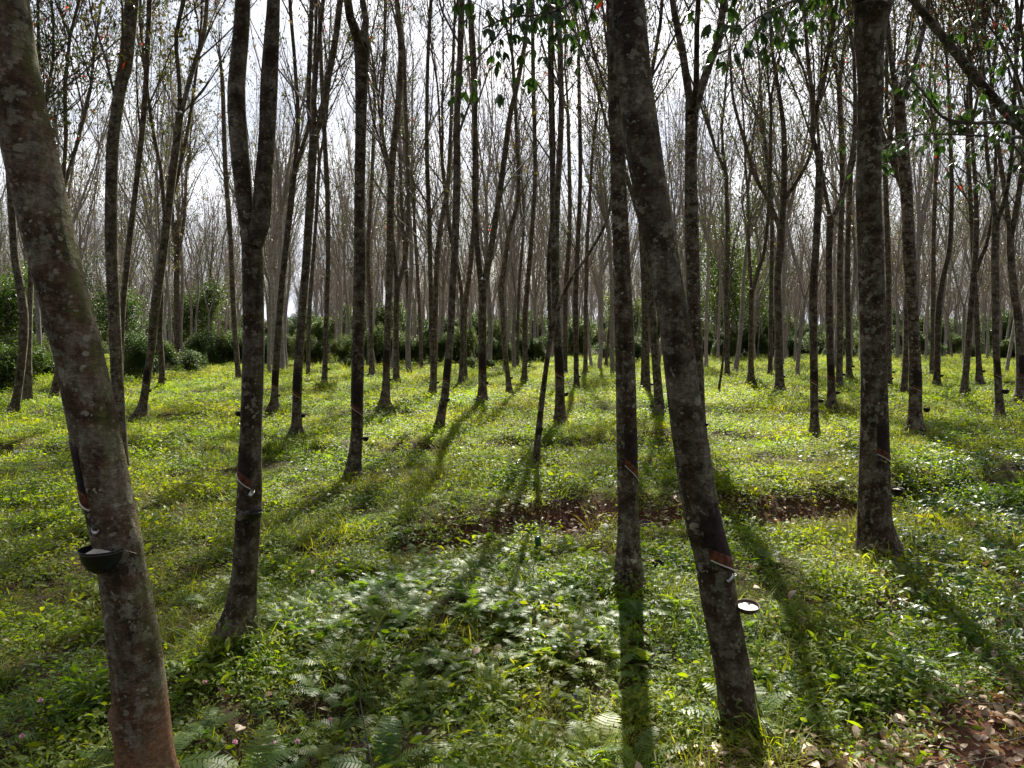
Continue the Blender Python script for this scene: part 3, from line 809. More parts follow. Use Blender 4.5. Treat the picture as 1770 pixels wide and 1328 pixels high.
# ------------------------------------------------------------------ the rows behind
MIDDLE = [
 ('slim dark rubber tree curving right at the top, behind the thick leaning mossy tree',
  [(211, 822, 26), (208, 745, 20), (202, 643, 20), (193, 440, 20), (192, 380, 20), (193, 305, 20), (196, 237, 19), (209, 146, 19), (217, 112, 22), (228, 0, 22), (236, -90, 20)], [], dict(cup=[(212, 757, 9)], leafy=.5)),
 ('rubber tree with a crooked foot and high Y fork, left of the speckled tree',
  [(240, 728, 26), (247, 700, 14), (254, 655, 13), (262, 600, 13), (267, 542, 15), (281, 445, 14), (296, 319, 13), (308, 225, 12), (311, 195, 13)],
  [[(311, 200, 8), (310, 140, 7), (304, 68, 7), (314, 17, 7), (322, -20, 7)], [(312, 200, 9), (325, 150, 8), (339, 102, 8), (352, 61, 8), (358, 0, 7), (357, -50, 7)]], dict(cup=[(258, 674, 8)], panel=(663, 640, -.9, .8, .08), leafy=.8, flare=1.9)),
 ('pale grey straight rubber tree glimpsed just right of the slim dark curving one',
  [(206, 728, 12), (208, 640, 10), (212, 542, 9), (220, 450, 10), (237, 305, 9), (248, 203, 9), (256, 68, 8), (258, -10, 8)], [], dict(leafy=.6)),
 ('leaning rubber tree at the far left edge with a speckled pale trunk',
  [(24, 716, 14), (34, 655, 13), (40, 588, 15), (41, 542, 14), (34, 491, 13), (25, 440, 12), (19, 340, 12), (12, 240, 11)], [], dict(leafy=.9)),
 ('straight rubber tree standing right behind the speckled leaning one at the far left edge',
  [(47, 704, 16), (49, 610, 11), (52, 520, 9), (55, 420, 9), (60, 300, 9)], [], dict(leafy=.9)),
 ('short leaning dark trunk between the far left pair and the thick mossy tree',
  [(92, 698, 15), (98, 660, 13), (106, 620, 11), (113, 560, 10), (112, 450, 9), (108, 330, 9)], [], dict(leafy=.9)),
 ('rubber tree with a dark tapped waist standing behind the crooked footed Y tree',
  [(278, 672, 11), (280, 640, 10), (276, 570, 10), (280, 470, 9), (286, 380, 9)], [], dict(leafy=.8, cup=[(286, 654, 5)])),
 ('rubber tree with three stems rising close together, left of the palest hedge',
  [(308, 635, 12), (306, 560, 10), (305, 450, 9), (307, 380, 8)], [[(307, 470, 6), (300, 400, 6), (296, 330, 5)], [(307, 450, 6), (318, 380, 6), (322, 300, 5)]], dict(leafy=.8)),
 ('slender rubber tree seen just left of the high forked speckled trunk',
  [(413, 660, 10), (408, 600, 9), (403, 520, 9), (398, 400, 8), (390, 300, 8), (385, 150, 7)], [], dict(leafy=.6)),
 ('rubber tree with a grass ringed foot and upper Y, next right of the speckled tree',
  [(473, 712, 17), (475, 680, 12), (477, 633, 12), (485, 520, 11), (493, 440, 10), (503, 350, 11), (508, 300, 10)],
  [[(508, 305, 8), (514, 240, 7), (515, 190, 7), (509, 100, 6), (503, 30, 6), (500, -20, 6)], [(508, 305, 8), (520, 262, 7), (533, 220, 7), (540, 170, 6), (545, 80, 5)]], dict(cup=[(482, 682, 6, {'label': 'tiny black cup on the grass ringed tree beside the high forked one'})], panel=(668, 640, -.9, .9, .08), leafy=.3)),
 ('rubber tree with a wide three way fork and an orange cut above its cup',
  [(513, 758, 24), (513, 725, 17), (515, 643, 16), (522, 542, 14), (530, 440, 14), (536, 350, 15), (539, 290, 14), (542, 235, 15)],
  [[(541, 245, 8), (534, 200, 8), (534, 136, 8), (539, 0, 7), (541, -50, 7)], [(542, 245, 9), (543, 170, 8), (551, 68, 7), (559, 0, 7), (562, -50, 7)], [(542, 240, 12), (556, 203, 12), (565, 146, 12), (580, 68, 11), (588, 0, 11), (594, -60, 10)]],
  dict(cup=[(523, 716, 11)], panel=(682, 645, -.9, .8, .10), leafy=.3, flare=1.5)),
 ('small trunk almost hidden beside the wide three way forked tree',
  [(533, 657, 8), (533, 600, 7), (536, 520, 7), (545, 400, 6), (552, 280, 6)], [], dict(leafy=.4, cup=[(537, 655, 5)])),
 ('thin rubber tree with a small cup, between the three way fork and knobbly topped trees',
  [(560, 668, 11), (562, 630, 9), (563, 588, 9), (565, 520, 8), (567, 450, 8), (566, 339, 8), (561, 237, 8), (556, 136, 7), (552, 20, 6)], [], dict(leafy=.3, cup=[(568, 637, 6)])),
 ('tall dark rubber tree with a knobbly black hollow where it forks, left of centre',
  [(609, 833, 32), (612, 800, 24), (617, 745, 21), (618, 643, 21), (620, 542, 20), (622, 440, 20), (621, 370, 18), (622, 305, 18), (624, 203, 19), (625, 102, 23), (625, 68, 27)],
  [[(624, 85, 17), (611, 50, 16), (601, 10, 14), (597, -30, 13), (590, -90, 12)], [(627, 80, 17), (633, 45, 12), (630, 15, 10), (624, -20, 10), (620, -90, 9)]],
  dict(cup=[(632, 756, 12)], panel=(708, 660, -1.0, .9, .14), leafy=.3, flare=1.3, bark='bark_near', knots=[(5.15, 0, .10, .35)])),
 ('narrow pale trunk standing directly behind the knobbly topped dark tree',
  [(643, 655, 12), (642, 600, 7), (640, 520, 7), (636, 440, 7), (642, 320, 6), (648, 180, 6)], [], dict(leafy=.3)),
 ('rubber tree with a mossy foot and small cup, next right of the knobbly topped tree',
  [(664, 707, 20), (667, 670, 14), (669, 600, 12), (671, 542, 12), (674, 440, 12), (675, 360, 12), (677, 290, 12), (686, 203, 11), (693, 102, 9), (686, 0, 8), (680, -60, 8)],
  [[(676, 300, 8), (664, 250, 6), (660, 200, 5), (664, 100, 5), (666, 0, 5)]], dict(cup=[(674, 655, 7)], panel=(632, 605, -.9, .8, .08), leafy=.25)),
 ('rubber tree opening into a narrow V above head height, behind the mossy footed one',
  [(685, 666, 13), (685, 630, 10), (685, 542, 9), (687, 490, 10)], [[(687, 500, 7), (681, 440, 7), (676, 380, 6), (672, 300, 6)], [(687, 500, 8), (701, 440, 8), (706, 339, 7), (702, 203, 6), (698, 80, 6)]], dict(leafy=.3)),
 ('very thin straight rubber tree before the hedge, left of the twin stem tree',
  [(707, 645, 9), (706, 600, 7), (706, 520, 7), (700, 440, 6), (694, 350, 6), (690, 200, 5)], [], dict(leafy=.3)),
 ('twin stemmed rubber tree whose stems run side by side all the way up',
  [(746, 692, 16), (749, 660, 12), (750, 620, 13), (749, 570, 14)],
  [[(745, 600, 8), (745, 520, 8), (743, 440, 8), (742, 373, 8), (738, 270, 7), (739, 120, 6), (745, 0, 6)], [(752, 600, 9), (753, 520, 9), (756, 440, 9), (765, 370, 8), (774, 320, 7), (780, 200, 6), (785, 50, 5)]], dict(cup=[(757, 660, 6)], leafy=.25)),
 ('rubber tree leaning right with a dark tapped band just above its cup',
  [(758, 753, 18), (763, 715, 15), (769, 684, 14), (774, 630, 13), (778, 592, 13), (781, 530, 12), (783, 474, 12), (786, 440, 13), (789, 350, 13), (790, 305, 13), (790, 203, 11), (795, 102, 10), (798, 0, 11), (800, -70, 10)], [], dict(cup=[(774, 690, 8)], panel=(660, 620, -.9, .8, .09), leafy=.25)),
 ('thin rubber tree with a dark cup low on its left, beside the banded tree',
  [(803, 664, 11), (803, 620, 9), (803, 542, 9), (812, 470, 8), (818, 400, 8), (824, 310, 8), (820, 190, 7), (813, 60, 6), (811, -20, 6)], [], dict(cup=[(793, 661, 6)], leafy=.3)),
 ('rubber tree with a wide Y fork just above eye level, near the middle',
  [(834, 700, 21), (834, 670, 15), (834, 576, 14), (834, 520, 14), (834, 484, 17)],
  [[(833, 500, 10), (826, 440, 10), (822, 370, 9), (820, 305, 8), (822, 170, 7), (818, 68, 7), (812, 0, 6)], [(836, 500, 12), (847, 440, 11), (858, 370, 10), (868, 305, 10), (881, 203, 9), (893, 152, 8), (908, 68, 7), (915, -30, 7)]], dict(cup=[(841, 660, 8)], panel=(643, 610, -.9, .8, .07), leafy=.25)),
 ('crooked rubber tree with a burl on its bend, right of the wide Y tree',
  [(881, 683, 12), (878, 650, 9), (873, 610, 9), (869, 542, 9), (866, 500, 11), (872, 460, 9), (880, 400, 8), (896, 340, 7), (893, 230, 6), (886, 100, 6)], [], dict(cup=[(884, 652, 6)], leafy=.3)),
 ('straight shady footed rubber tree between the burl bend tree and the thin forked one',
  [(906, 668, 12), (907, 630, 9), (908, 542, 9), (913, 480, 8), (918, 420, 8), (925, 300, 7), (922, 150, 7), (920, 0, 6)], [], dict(cup=[(914, 632, 5)], leafy=.3)),
 ('thin crooked rubber tree with a cup wrapped on it and one long slanting limb',
  [(926, 815, 16), (928, 780, 12), (932, 738, 11), (937, 690, 10), (943, 643, 9), (949, 600, 9), (953, 578, 10)],
  [[(952, 590, 7), (950, 540, 7), (949, 508, 7), (949, 440, 7), (955, 360, 6), (958, 250, 5)], [(953, 582, 8), (962, 545, 7), (974, 508, 7), (995, 470, 6), (1017, 440, 5), (1050, 378, 5), (1060, 310, 4)]], dict(cup=[(934, 740, 11)], leafy=.3, bark='bark_near')),
 ('double topped rubber tree with a reddish tapped face behind the thin crooked one',
  [(968, 735, 21), (968, 700, 17), (967, 643, 16), (961, 542, 14), (959, 440, 15), (958, 424, 17)],
  [[(957, 440, 10), (955, 350, 9), (954, 271, 8), (951, 136, 8), (951, 0, 7), (950, -50, 7)], [(960, 440, 12), (963, 339, 11), (969, 237, 10), (970, 136, 9), (964, 0, 9), (962, -50, 8)]], dict(cup=[(978, 679, 11)], panel=(650, 600, -.8, .9, .09), leafy=.3)),
 ('dark thin rubber tree in line behind the double topped one', [(997, 676, 11), (996, 630, 9), (995, 520, 9), (998, 440, 8), (1003, 300, 7), (1000, 100, 6)], [], dict(cup=[(1002, 650, 5)], leafy=.3)),
 ('thin rubber tree beside the dark thin one, faintly forked', [(1012, 650, 9), (1012, 600, 7), (1013, 500, 7), (1016, 400, 6), (1025, 250, 5)], [], dict(leafy=.3)),
 ('young sapling tree leaning right where the hedge ends', [(1047, 636, 6), (1051, 590, 5), (1056, 540, 4), (1062, 470, 4)], [], dict(leafy=.8, top=8)),
 ('slender rubber tree seen left of the dark pair before the leaning tree', [(1112, 672, 10), (1113, 600, 9), (1113, 520, 8), (1108, 400, 8), (1100, 250, 7)], [], dict(leafy=.4)),
 ('rubber tree with grassy foot between the straight dark and the leaning brown trunks', [(1119, 692, 14), (1118, 650, 12), (1116, 590, 11), (1115, 500, 10), (1112, 400, 9)], [], dict(cup=[(1127, 663, 6)], leafy=.4)),
 ('rubber tree with clean dark stem standing close left of the leaning brown trunk', [(1142, 723, 19), (1138, 680, 16), (1130, 576, 14), (1124, 508, 13), (1116, 420, 12), (1105, 330, 11)], [], dict(leafy=.4)),
 ('tall rubber tree with three way fork at the top, rising behind the leaning brown trunk',
  [(1211, 795, 30), (1208, 720, 24), (1205, 643, 23), (1200, 542, 22), (1197, 450, 24), (1194, 305, 21), (1196, 203, 22), (1198, 178, 26)],
  [[(1196, 195, 15), (1187, 140, 13), (1180, 90, 13), (1165, 20, 11), (1158, -40, 10)], [(1199, 195, 12), (1204, 136, 10), (1204, 68, 9), (1207, 0, 9), (1208, -50, 8)], [(1200, 192, 16), (1214, 146, 14), (1230, 100, 14), (1243, 68, 13), (1251, 0, 12), (1262, -60, 11)]], dict(leafy=.45, bark='bark_near', cup=[(1221, 732, 9)])),
 ('stick thin young tree leaning left, right of the leaning brown trunk', [(1241, 685, 5), (1250, 620, 4), (1256, 560, 4), (1262, 500, 3)], [], dict(leafy=.6, top=6)),
 ('pale rubber tree with a slim upright stem behind the stick thin young tree', [(1257, 653, 10), (1257, 600, 8), (1255, 500, 8), (1258, 420, 8), (1255, 300, 7)], [], dict(leafy=.5, cup=[(1264, 626, 5)])),
 ('dark footed rubber tree with a low V fork, right of the stick thin tree', [(1298, 665, 14), (1298, 620, 9), (1298, 540, 9), (1299, 500, 9)], [[(1299, 510, 6), (1295, 440, 6), (1292, 330, 5)], [(1299, 510, 7), (1310, 470, 7), (1322, 430, 6), (1330, 330, 6), (1333, 200, 5)]], dict(leafy=.5)),
 ('plain thin rubber tree close left of the bowed fork tree', [(1331, 652, 9), (1332, 600, 8), (1333, 500, 7), (1334, 380, 7), (1322, 240, 6)], [], dict(leafy=.4)),
 ('rubber tree with one limb bowed far out to the left, cup at its side',
  [(1348, 680, 17), (1347, 640, 14), (1346, 576, 13), (1344, 480, 12), (1349, 430, 13), (1350, 390, 13)],
  [[(1349, 398, 9), (1330, 350, 7), (1305, 305, 7), (1285, 237, 6), (1267, 170, 5), (1262, 90, 4)], [(1351, 398, 10), (1355, 339, 10), (1355, 237, 9), (1348, 170, 7), (1335, 90, 6), (1330, 0, 5)], [(1352, 350, 8), (1370, 325, 7), (1385, 300, 7), (1402, 264, 6), (1412, 190, 5)]], dict(cup=[(1356, 650, 6)], leafy=.4)),
 ('slender rubber tree with a knotted double top and hanging cup, beside the lyre fork tree',
  [(1408, 764, 18), (1408, 720, 14), (1407, 650, 13), (1406, 576, 13), (1406, 490, 14), (1411, 420, 12), (1416, 305, 12), (1416, 262, 13)],
  [[(1415, 275, 9), (1405, 245, 9), (1405, 170, 8), (1397, 110, 7), (1392, 40, 6), (1385, -30, 6)], [(1410, 200, 7), (1424, 130, 7), (1438, 60, 7), (1447, 0, 6), (1452, -50, 6)]], dict(cup=[(1419, 691, 11)], panel=(664, 640, -.9, .9, .08), leafy=.5)),
 ('rubber tree with a lyre shaped fork right of the slender knotted one',
  [(1438, 710, 17), (1437, 670, 13), (1434, 576, 12), (1433, 440, 11), (1436, 373, 12)],
  [[(1436, 380, 8), (1426, 330, 7), (1418, 280, 6), (1412, 200, 5)], [(1437, 380, 9), (1456, 339, 8), (1472, 271, 8), (1478, 200, 7), (1476, 100, 6)]], dict(cup=[(1448, 677, 9)], panel=(655, 630, -.9, .8, .08), leafy=.5)),
 ('mottled rubber tree with a held out cup, close left of the thick upright tree', [(1451, 677, 14), (1451, 640, 11), (1452, 560, 11), (1452, 440, 10), (1456, 300, 9), (1450, 150, 8)], [], dict(cup=[(1459, 646, 7)], leafy=.5)),
 ('grey rubber tree with a round mossy foot touching the thick upright trunk in view', [(1469, 660, 14), (1467, 630, 9), (1466, 560, 9), (1465, 440, 9), (1470, 300, 8)], [], dict(cup=[(1475, 632, 6)], leafy=.5)),
 ('rubber tree with two cups one above the other, just right of the thick upright tree', [(1536, 672, 12), (1536, 640, 10), (1536, 540, 9), (1535, 440, 9), (1530, 300, 8)], [], dict(cup=[(1545, 642, 6, {'label': 'upper of two black cups right of the thick upright tree'}), (1542, 653, 6, {'label': 'lower of two black cups right of the thick upright tree'})], leafy=.6)),
 ('short looking slanting rubber tree half behind the crusty lichened one', [(1562, 692, 14), (1564, 650, 11), (1567, 600, 11), (1568, 520, 10), (1568, 430, 10), (1560, 330, 9)], [], dict(cup=[(1570, 673, 6)], leafy=.6)),
 ('crusty lichened rubber tree with a Y top, next right of the thick upright tree',
  [(1582, 747, 28), (1582, 720, 22), (1582, 643, 20), (1578, 542, 18), (1572, 440, 20), (1569, 370, 19), (1565, 305, 20), (1557, 215, 18), (1553, 165, 19)],
  [[(1552, 180, 11), (1543, 120, 10), (1537, 70, 9), (1530, 0, 8), (1528, -50, 8)], [(1555, 178, 11), (1572, 136, 9), (1588, 85, 9), (1600, 30, 8), (1608, -30, 8)]],
  dict(cup=[(1602, 706, 12)], panel=(675, 640, -.7, .95, .09), leafy=.6, bark='bark_near')),
 ('thin rubber tree in front of a twin, leaning right as it rises, with a cup', [(1619, 670, 13), (1620, 630, 10), (1622, 542, 10), (1630, 480, 9), (1641, 430, 8), (1645, 330, 7), (1640, 150, 6)], [], dict(cup=[(1628, 648, 7)], leafy=.6)),
 ('plain upright twin standing just behind the thin right leaning tree', [(1611, 655, 10), (1612, 600, 8), (1613, 500, 8), (1614, 400, 7), (1620, 250, 7)], [], dict(leafy=.6)),
 ('rubber tree slanting right with a knee and side branch, cup at its foot',
  [(1665, 690, 14), (1669, 650, 11), (1675, 576, 10), (1682, 490, 10), (1686, 440, 9), (1688, 380, 9)], [[(1687, 470, 7), (1697, 440, 7), (1706, 420, 6), (1718, 350, 5), (1722, 230, 5)], [(1688, 385, 8), (1686, 320, 7), (1680, 230, 6), (1676, 100, 6)]], dict(cup=[(1674, 673, 8)], leafy=.6)),
 ('rubber tree with a dark mound at its foot, just beyond the kneed tree', [(1693, 670, 16), (1692, 630, 9), (1689, 570, 9), (1686, 500, 8), (1680, 400, 7), (1672, 250, 7)], [], dict(cup=[(1700, 640, 7)], leafy=.6)),
 ('straight mottled rubber tree with a dark cup sticking out, near the right edge',
  [(1729, 734, 17), (1727, 690, 13), (1722, 610, 11), (1721, 520, 12), (1720, 440, 12), (1722, 370, 12)], [[(1722, 385, 8), (1712, 320, 7), (1704, 240, 6), (1700, 120, 5)], [(1723, 385, 8), (1738, 340, 7), (1750, 260, 6), (1755, 120, 6)]], dict(cup=[(1738, 674, 13)], panel=(652, 625, -.8, .9, .08), leafy=.7)),
 ('dark rubber tree with a dead knob and forked neck, at the right edge',
  [(1768, 694, 24), (1766, 650, 17), (1761, 560, 14), (1752, 500, 13), (1747, 440, 12), (1746, 400, 12)], [[(1746, 410, 8), (1738, 340, 8), (1728, 270, 7), (1715, 180, 6)], [(1748, 410, 9), (1762, 330, 9), (1775, 220, 8)]], dict(leafy=.7, panel=(652, 615, -.8, .9, .07))),
 ('faint thin rubber tree in the gap beside the burl bend tree', [(894, 637, 6), (895, 580, 5), (897, 500, 5), (905, 400, 5)], [], dict(leafy=.4)),
 ('slim grey rubber tree near the end of the left hedge behind the thin crooked tree', [(976, 652, 10), (977, 600, 8), (978, 500, 8), (985, 380, 7), (982, 200, 6)], [], dict(leafy=.4)),
 ('slim smooth rubber tree before the hedge, right of the very thin straight one', [(728, 640, 8), (727, 580, 6), (722, 480, 6), (716, 380, 6)], [], dict(leafy=.3)),
 ('rubber tree seen through the gap right of the leaning banded tree', [(797, 668, 9), (799, 600, 8), (797, 500, 7), (778, 400, 7), (764, 280, 6)], [], dict(leafy=.3)),
]
for i, (lab, pts, limbs, kw) in enumerate(MIDDLE):
    kw = dict(kw)
    if 'cup' in kw:
        cs = []
        for c in kw['cup']:
            if len(c) < 4: c = (*c, {'label': 'cup on the ' + lab.replace('rubber tree', 'tree').replace(' with a ', ' with ')})
            c[3]['label'] = c[3]['label'].replace('straight shady footed tree', 'shady footed tree')
            w = c[3]['label'].split(', ')
            if len(c[3]['label'].split()) > 16: c[3]['label'] = w[0]
            cs.append(c)
        kw['cup'] = cs
    traced_tree(lab, pts, limbs, seed=60 + i * 3, **kw)

# ------------------------------------------------------------------ far rows: shared kinds of tree, each tree its own object
def proto_tree(seed, leafy, height):
    rng = np.random.default_rng(seed)
    mt = MB(); mc = MB(); leaves = []
    hf = rng.uniform(3.2, 7.5); r0 = rng.uniform(.085, .13)
    lean = rng.normal(0, .05, 2)
    P = [np.array([0, 0, -.2])]; n = 12
    ph = rng.uniform(0, 6, 2)
    for k in range(1, n + 1):
        z = hf * k / n
        P.append(np.array([lean[0] * z + .07 * math.sin(ph[0] + z * .9), lean[1] * z + .07 * math.sin(ph[1] + z * .8), z]))
    P = np.array(P); P[1:, :2] -= P[0, :2] * 0
    rr = np.linspace(r0, r0 * .78, n + 1); rr[0] *= 1.5; rr[1] *= 1.15
    tube(mt, P, rr, 9, 0, bump=make_bump(seed, .03))
    e = (P[-1], P[-1] - P[-2], rr[-1])
    crown_from(mt, mc, [e, e] if rng.random() < .35 else [e], height, rng, leafy, leaves, dens=1.45, sides=5)
    if leaves: leafquads(mc, leaves, .13, rng, 1)
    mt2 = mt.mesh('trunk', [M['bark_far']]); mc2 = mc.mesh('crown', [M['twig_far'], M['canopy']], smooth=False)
    return mt2, mc2
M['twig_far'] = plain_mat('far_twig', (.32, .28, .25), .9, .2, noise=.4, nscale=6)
protos = [proto_tree(500 + k, [.04, .08, .12, .25, .35, .45, .06, .12, .3, .1, .35, .04][k], [15, 17, 18, 16, 15, 14, 16.5, 17.5, 16, 18.5, 17, 15.5][k]) for k in range(12)]
bare_ids = [0, 1, 2, 6, 7, 9, 11]; leafy_ids = [3, 4, 5, 8, 10, 2]

rng = np.random.default_rng(77)
spots = []
ang = R(17)
for i in range(-80, 80):
    for j in range(-110, 110):
        u = i * 5.6 + rng.normal(0, .45); v = j * 3.1 + rng.normal(0, .5)
        x = u * math.cos(ang) - v * math.sin(ang); y = u * math.sin(ang) + v * math.cos(ang)
        if y < 33 or y > 235 or abs(x) > y * .95 + 8: continue
        if rng.random() < .08 + .35 * min(1, max(0, (y - 60) / 60)): continue
        spots.append((x, y))
spots.sort(key=lambda s: s[1])
N_SINGLE = 225
def pick(x, y):
    px = 885 + FPX * x / y
    pl = .75 if px < 380 else .25 if px < 1150 else .5 if px < 1500 else .65
    return int(rng.choice(leafy_ids if rng.random() < pl else bare_ids))
in_view = [s for s in spots if abs(s[0]) < s[1] * .72]
singles = in_view[:N_SINGLE]
sset = set(singles)
rest = [s for s in spots if s not in sset]
for x, y in singles:
    k = pick(x, y)
    e = bpy.data.objects.new('rubber_tree', None); link(e)
    e.location = (x, y, float(hgt(x, y))); e.rotation_euler = (0, 0, rng.uniform(0, 6.28)); s = rng.uniform(.85, 1.12); e.scale = (s, s, s)
    tag(e, 'slender grey rubber tree in the crowded far rows beyond the open grass', 'rubber tree', 'rubber trees in the far rows')
    for nm, me in (('trunk', protos[k][0]), ('crown', protos[k][1])):
        o = bpy.data.objects.new(nm, me); link(o); o.parent = e

# ------------------------------------------------------------------ scattering (stuff nobody could count)
def scatter(name, pts, rots, scls, idx, objs, label, cat):
    col = bpy.data.collections.new(name + '_kinds')
    for i, o in enumerate(objs):
        o.name = f'{name}_kind_{i:02d}'; col.objects.link(o)
    pts = np.asarray(pts, np.float32)
    me = bpy.data.meshes.new(name); me.vertices.add(len(pts)); me.vertices.foreach_set('co', pts.reshape(-1))
    a = me.attributes.new('rot', 'FLOAT_VECTOR', 'POINT'); a.data.foreach_set('vector', np.asarray(rots, np.float32).reshape(-1))
    a = me.attributes.new('scl', 'FLOAT', 'POINT'); a.data.foreach_set('value', np.asarray(scls, np.float32))
    a = me.attributes.new('idx', 'INT', 'POINT'); a.data.foreach_set('value', np.asarray(idx, np.int32))
    o = bpy.data.objects.new(name, me); link(o)
    ng = bpy.data.node_groups.new(name + '_scatter', 'GeometryNodeTree')
    ng.interface.new_socket('Geometry', in_out='INPUT', socket_type='NodeSocketGeometry')
    ng.interface.new_socket('Geometry', in_out='OUTPUT', socket_type='NodeSocketGeometry')
    gi = ng.nodes.new('NodeGroupInput'); go = ng.nodes.new('NodeGroupOutput')
    ci = ng.nodes.new('GeometryNodeCollectionInfo'); ci.inputs['Collection'].default_value = col
    ci.inputs['Separate Children'].default_value = True; ci.inputs['Reset Children'].default_value = True
    ip = ng.nodes.new('GeometryNodeInstanceOnPoints'); ip.inputs['Pick Instance'].default_value = True
    def attr(nm, ty):
        n = ng.nodes.new('GeometryNodeInputNamedAttribute'); n.data_type = ty; n.inputs['Name'].default_value = nm
        return n.outputs[0]
    er = ng.nodes.new('FunctionNodeEulerToRotation')
    ng.links.new(gi.outputs[0], ip.inputs['Points']); ng.links.new(ci.outputs[0], ip.inputs['Instance'])
    ng.links.new(attr('idx', 'INT'), ip.inputs['Instance Index'])
    ng.links.new(attr('rot', 'FLOAT_VECTOR'), er.inputs[0]); ng.links.new(er.outputs[0], ip.inputs['Rotation'])
    ng.links.new(attr('scl', 'FLOAT'), ip.inputs['Scale']); ng.links.new(ip.outputs[0], go.inputs[0])
    md = o.modifiers.new('scatter', 'NODES'); md.node_group = ng
    tag(o, label, cat, kind='stuff')
    return o

# the rest of the plantation, too far to tell apart
def joined(k):
    bm_t, bm_c = protos[k]
    me = bm_t.copy(); o = bpy.data.objects.new('f', me)
    mb = MB()
    for src, off in ((bm_t, 0), (bm_c, 1)):
        v = np.empty(len(src.vertices) * 3, np.float32); src.vertices.foreach_get('co', v)
        li = np.empty(len(src.loops), np.int32); src.loops.foreach_get('vertex_index', li)
        ls = np.empty(len(src.polygons), np.int32); src.polygons.foreach_get('loop_start', ls)
        lt = np.empty(len(src.polygons), np.int32); src.polygons.foreach_get('loop_total', lt)
        mi = np.empty(len(src.polygons), np.int32); src.polygons.foreach_get('material_index', mi)
        base = mb.n; mb.v.append(v.reshape(-1, 3)); mb.n += len(src.vertices)
        for n_ in (3, 4):
            for m_ in set(mi.tolist()):
                w = (lt == n_) & (mi == m_)
                if w.any():
                    q = ls[w][:, None] + np.arange(n_)[None, :]
                    mb.f.append(li[q] + base); mb.m.append(np.full(int(w.sum()), m_ + off))
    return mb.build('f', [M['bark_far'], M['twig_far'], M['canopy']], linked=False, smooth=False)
fk = [joined(k) for k in range(12)]
if rest:
    rp = np.array([(x, y, 0.0) for x, y in rest]); rp[:, 2] = hgt(rp[:, 0], rp[:, 1])
    scatter('forest', rp, np.stack([np.zeros(len(rp)), np.zeros(len(rp)), rng.uniform(0, 6.28, len(rp))], 1), rng.uniform(.85, 1.15, len(rp)), [pick(x, y) for x, y in rest], fk,
            'grey mass of distant rubber trees closing the view between the trunks', 'forest')

# ------------------------------------------------------------------ shrubs, hedge, leafy background trees
def lumpy(rng, n, shape, base=.15):
    """points near the surface of a lumpy crown"""
    ph = rng.uniform(0, 6.28, (6, 2)); fr = rng.integers(2, 6, (6, 2))
    u = rng.uniform(-.25, 1, n); a = rng.uniform(0, 2 * PI, n)
    s = 1 + sum(.10 * np.sin(fr[i, 0] * a + ph[i, 0]) * np.sin(fr[i, 1] * 1.7 * u + ph[i, 1]) for i in range(6))
    rr = s * rng.uniform(.62, 1.04, n) ** .8
    c = np.sqrt(np.maximum(0, 1 - u * u))
    c = np.maximum(c, .0)
    p = np.stack([np.cos(a) * c * rr * shape[0], np.sin(a) * c * rr * shape[1], (u * rr) * shape[2]], 1)
    return p

def shrub_mesh(seed, shape, n, size, mat='shrub', spill=0.0):
    rng = np.random.default_rng(seed); mb = MB(); P = []
    k = 7
    for i in range(k):
        c = np.array([rng.uniform(-.6, .6) * shape[0], rng.uniform(-.6, .6) * shape[1], rng.uniform(.1, .68) * shape[2]])
        q = lumpy(rng, n // k, (shape[0] * .55, shape[1] * .55, shape[2] * .42)) + c
        P.append(q)
    P = np.concatenate(P); P = P[P[:, 2] > .02]
    leafquads(mb, P, size, rng, 0, per=2, droop=.2)
    st = MB()
    for i in range(9):
        a = rng.uniform(0, 6.28)
        W = wander((0, 0, 0), (math.cos(a) * .5, math.sin(a) * .5, 1), shape[2] * rng.uniform(.7, 1.05), 6, rng, .02, .16)
        tube(st, W, np.linspace(.022, .005, 7), 5, 0)
    return mb.mesh('foliage', [M[mat]], smooth=False), st.mesh('stem', [M['twig']])

shrubs = [shrub_mesh(900 + k, s, n, sz) for k, (s, n, sz) in enumerate([((1.2, .9, 2.0), 8000, .10), ((.9, .8, 1.9), 6500, .095), ((1.4, 1.0, 1.5), 8000, .10), ((.7, .7, 1.1), 2600, .085), ((1.1, 1.0, 2.4), 9000, .10)])]
def put_shrub(x, y, k, sc, label, group, name='shrub', cat='shrub'):
    e = bpy.data.objects.new(name, None); link(e)
    e.location = (x, y, float(hgt(x, y)) - .03); e.scale = sc; e.rotation_euler = (0, 0, float(rng.uniform(0, 6.28)))
    tag(e, label, cat, group)
    for nm, me in (('foliage', shrubs[k][0]), ('stem', shrubs[k][1])):
        o = bpy.data.objects.new(nm, me); link(o); o.parent = e
    return e
